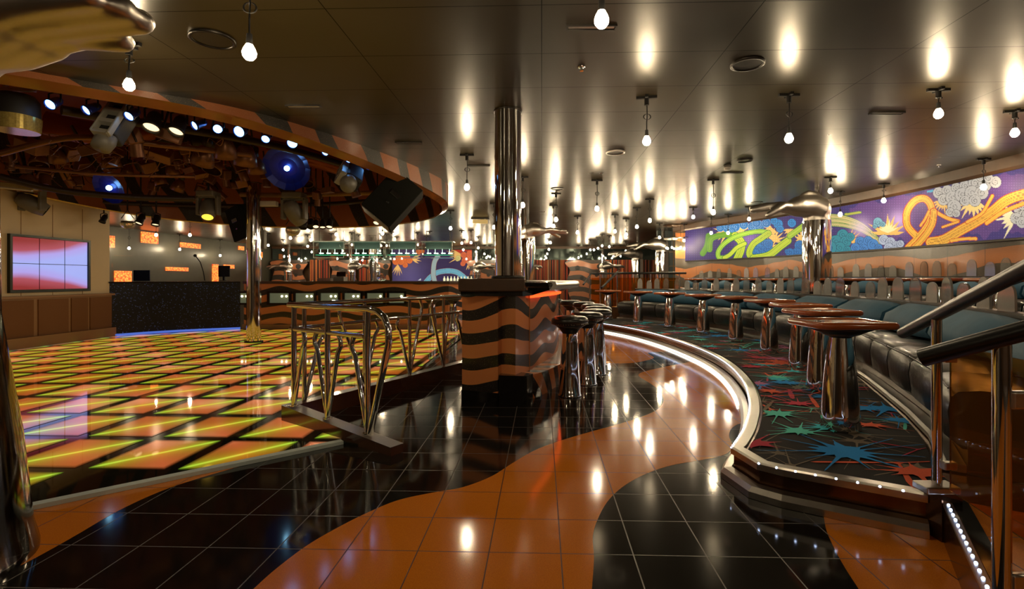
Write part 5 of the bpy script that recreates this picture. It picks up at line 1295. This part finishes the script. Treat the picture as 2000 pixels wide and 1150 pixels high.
# recess ducts
for k, (px, r, l) in enumerate((([(90, 240, 6.6), (200, 262, 6.9), (300, 250, 7.4)], .16, 'broad reddish duct at the front of the recess'), ([(520, 290, 8.6), (600, 306, 8.9), (680, 330, 9.2)], .16, 'broad reddish duct behind the blue dish'), ([(300, 270, 7.6), (420, 280, 7.9), (500, 300, 8.3)], .12, 'dark duct in the middle of the recess'))):
    P = crom([at(*q) for q in px], 6); tag(mkobj('duct', MB().tube(P, r, 16), m_recess if k < 2 else m_rigdark), l, 'duct')

# ------------------------------------------------------------ fittings on the ceiling
def cz(u, v, dz=0): Y = F*(CEIL-EYE)/(CV-v); return Vector(((u-CU)/F*Y, Y, CEIL-dz))
k = 0
for (u, v, r, l) in ((415, 76, .15, 'by the hanging bulb over the dance floor corner'), (1460, 124, .13, 'over the platform in plain dark ceiling'), (1202, 297, .13, 'with bright rim past the tall chrome column'), (1455, 313, .11, 'near the smoke detector'), (1088, 368, .12, 'over the far end of the island bar'), (1478, 395, .13, 'above the fingers of the giant hand')):
    t = thing('ceiling_speaker', 'round ceiling speaker grille %s' % l, 'ceiling speaker', cz(u, v))
    mkobj('rim', MB().lathe([(r, 0), (r, -.014), (r*.86, -.016), (r*.86, 0)], n=32), m_steel if u in (1202,) else m_darkmetal, t); mkobj('grille', MB().lathe([(r*.86, -.008), (.001, -.010)], n=32), m_darkmetal, t)
for (u, v, l) in ((1155, 52, 'beside the highest bulb'), (593, 207, 'before the recess lip'), (799, 278, 'near the recess end'), (1732, 220, 'above the upper tier'), (935, 323, 'beside the tall chrome column'), (1430, 337, 'before the murals')):
    t = thing('slot_vent', 'narrow ceiling slot vent %s' % l, 'vent', cz(u, v))
    mkobj('frame', MB().box((0, -.028, -.006), (.34, .012, .012)).box((0, .028, -.006), (.34, .012, .012)).box((-.165, 0, -.006), (.012, .06, .012)).box((.165, 0, -.006), (.012, .06, .012)), m_darkmetal, t)
    mkobj('slot', MB().box((0, 0, -.004), (.31, .03, .006)), m_steel, t)
for (u, v, l) in ((1136, 130, 'over the wavy floor behind the highest bulb'), (1175, 338, 'past the round speaker grille'), (1834, 322, 'near the mural cove')):
    t = thing('sprinkler', 'small brass sprinkler head %s' % l, 'sprinkler', cz(u, v))
    mkobj('plate', MB().lathe([(.001, 0), (.032, 0), (.030, -.008), (.001, -.008)], n=20), m_chrome, t); mkobj('nozzle', MB().cyl((0, 0, -.008), (0, 0, -.03), .010, .006, n=10).cyl((0, 0, -.036), (0, 0, -.032), .016, n=12), m_chrome, t)
t = thing('smoke_detector', 'white smoke detector on the ceiling before the green ribbon mural', 'smoke detector', cz(1421, 322))
mkobj('base', MB().lathe([(.001, 0), (.055, 0), (.055, -.04), (.001, -.04)], n=24), m_grey, t); mkobj('sensor', MB().lathe([(.05, -.04), (.046, -.075), (.001, -.08)], n=24), m_white, t)
t = thing('amber_ceiling_lamp', 'amber box lamp on the ceiling near the recess end', 'ceiling lamp', cz(938, 426)); mkobj('shade', MB().bbox((0, 0, -.10), (.42, .2, .1), .02), emis('amber_shade', (.8, .5, .15), .5), t); mkobj('plate', MB().box((0, 0, -.02), (.5, .26, .04)), m_darkmetal, t)

# ------------------------------------------------------------ stair rails with amber glass
t = thing('stair_rail', 'slanting black padded handrail rising from the platform corner on a chrome post', 'handrail', (1.82, 2.17, .17))
a, b = Vector((1.93, 2.60, .865)), Vector((1.42, 1.18, 1.30)); d = (b-a)
mkobj('handrail', MB().tube([a, a+d*.02, a+d*.6, b], .0265, 18), m_rubber, t, True)
pp = a+d*.27
mkobj('post', MB().cyl((pp.x, pp.y, .25), (pp.x, pp.y, pp.z-.01), .0195, n=20), m_chrome, t, True)
mkobj('base_plate', MB().bbox((pp.x, pp.y, .235), (.15, .09, .03), .006), m_steel, t, True)
q0 = Vector((pp.x+.02, pp.y-.05)); q1 = Vector((1.60, 1.15))
for bz in (.34, .80): mkobj('bracket', MB().bbox((pp.x+.03, pp.y-.03, bz), (.06, .03, .035), .006), m_steel, t, True)
gd = (q1-q0).normalized(); gn = Vector((gd.y, -gd.x))*.005
g = MB().prism([tuple(q0-gn), tuple(q1-gn), tuple(q1+gn), tuple(q0+gn)], .24, .86)
mkobj('glass_panel', g, m_amber, t, True)
t = thing('stair_rail', 'nearer black padded handrail on a thick chrome post beside the amber glass', 'handrail', (1.18, 1.26, 0))
a, b = Vector((1.03, 1.36, .945)), Vector((1.12, .80, 1.19)); d = b-a
a = Vector((1.045, 1.365, .935)); b = Vector((1.00, .62, 1.26)); d = b-a
a = Vector((1.06, 1.36, .930)); b = Vector((1.22, 1.13, 1.055)); d = b-a
mkobj('handrail', MB().tube([a, a+d*.02, a+d, a+d*2.2], .0235, 20), m_rubber, t, True)
P_ = Vector((1.175, 1.255))
mkobj('post', MB().cyl((P_.x, P_.y, .0), (P_.x, P_.y, 1.0), .019, n=24), m_chrome, t, True)
for bz in (.40, .845): mkobj('bracket', MB().bbox((P_.x+.045, P_.y-.01, bz), (.07, .02, .045), .006), m_steel, t, True)
mkobj('glass_panel', MB().box((P_.x+.36, P_.y-.20, .62), (.6, .009, .72), rot=Matrix.Rotation(R(-30), 3, 'Z')), m_amber, t, True)
# step block with LED nosing
stp = thing('stair_step', 'orange terrazzo step with a black nosing and bright LED dots beside the platform corner', 'step', (1.9, 1.9, 0))
S0, S1 = Vector((1.86, 2.27)), Vector((1.30, 1.37)); sd_ = (S1-S0).normalized(); sn = Vector((-sd_.y, sd_.x))
if sn.x < 0: sn = -sn
quad = [tuple(S0), tuple(S1+sd_*.5), tuple(S1+sd_*.5+sn*1.4), tuple(S0+sn*1.4)]
mkobj('tread', MB().prism(quad, 0, .165), [m_orange], stp, True)
mkobj('corner_block', MB().box((1.85, 2.255, .105), (.09, .10, .21)), m_riser, stp, True)
def strip(o0, o1, z0, z1): return MB().prism([tuple(S0+sn*o0), tuple(S1+sd_*.5+sn*o0), tuple(S1+sd_*.5+sn*o1), tuple(S0+sn*o1)], z0, z1)
mkobj('riser', strip(-.006, 0, 0, .16), m_riser, stp, True)
mkobj('nosing', strip(.028, .085, .165, .172), m_blackgloss, stp, True); mkobj('led_channel', strip(-.008, .026, .160, .170), m_steel, stp, True)
ld = MB()
for q in resample([S0+sn*.009+sd_*.04, S1+sd_*.4+sn*.009], .052): ld.ball((q.x, q.y, .171), .0055, 8)
tag(mkobj('led_dot', ld, e_led, stp, True), kind='stuff')

# far stair railing with amber glass
t = thing('far_stair_railing', 'distant black topped railing with amber glass panels past the island bar', 'railing', (3.0, 13.6, 0))
Yr = 13.6; X = lambda u: (u-CU)/F*Yr
mkobj('top_rail', MB().tube([(X(1205), Yr, 1.30), (X(1340), Yr, 1.30)], .03, 10), m_rubber, t, True)
mkobj('slanted_rail', MB().tube([(X(1165), Yr-.9, .92), (X(1206), Yr, 1.33)], .03, 10).tube([(X(1135), Yr-.5, 1.0), (X(1155), Yr, 1.29), (X(1205), Yr, 1.29)], .024, 8), m_rubber, t, True)
for u in (1152, 1172, 1205, 1271, 1327): mkobj('post', MB().cyl((X(u), Yr, .3), (X(u), Yr, 1.29), .02, n=10), m_chrome, t, True)
for u0, u1 in ((1155, 1203), (1207, 1269), (1273, 1325)): mkobj('glass_panel', MB().box(((X(u0)+X(u1))/2, Yr, .75), (X(u1)-X(u0), .012, .85)), m_amber, t, True)
mkobj('base', MB().box((X(1240), Yr+.1, .2), (X(1340)-X(1150), .3, .4)), m_brown, t, True)

# ------------------------------------------------------------ render look
w = bpy.data.worlds.new('world'); SC.world = w; w.use_nodes = True
w.node_tree.nodes['Background'].inputs[0].default_value = (.9, .6, .35, 1); w.node_tree.nodes['Background'].inputs[1].default_value = .08
SC.view_settings.view_transform = 'Standard'; SC.view_settings.look = 'None'; SC.view_settings.gamma = 1; SC.view_settings.exposure = 0.35
SC.view_settings.use_curve_mapping = False
cy = SC.cycles
cy.max_bounces = 7; cy.diffuse_bounces = 3; cy.glossy_bounces = 5; cy.transmission_bounces = 6; cy.transparent_max_bounces = 6
cy.sample_clamp_indirect = 6; cy.use_denoising = True; cy.caustics_refractive = False; cy.caustics_reflective = True; cy.blur_glossy = .5
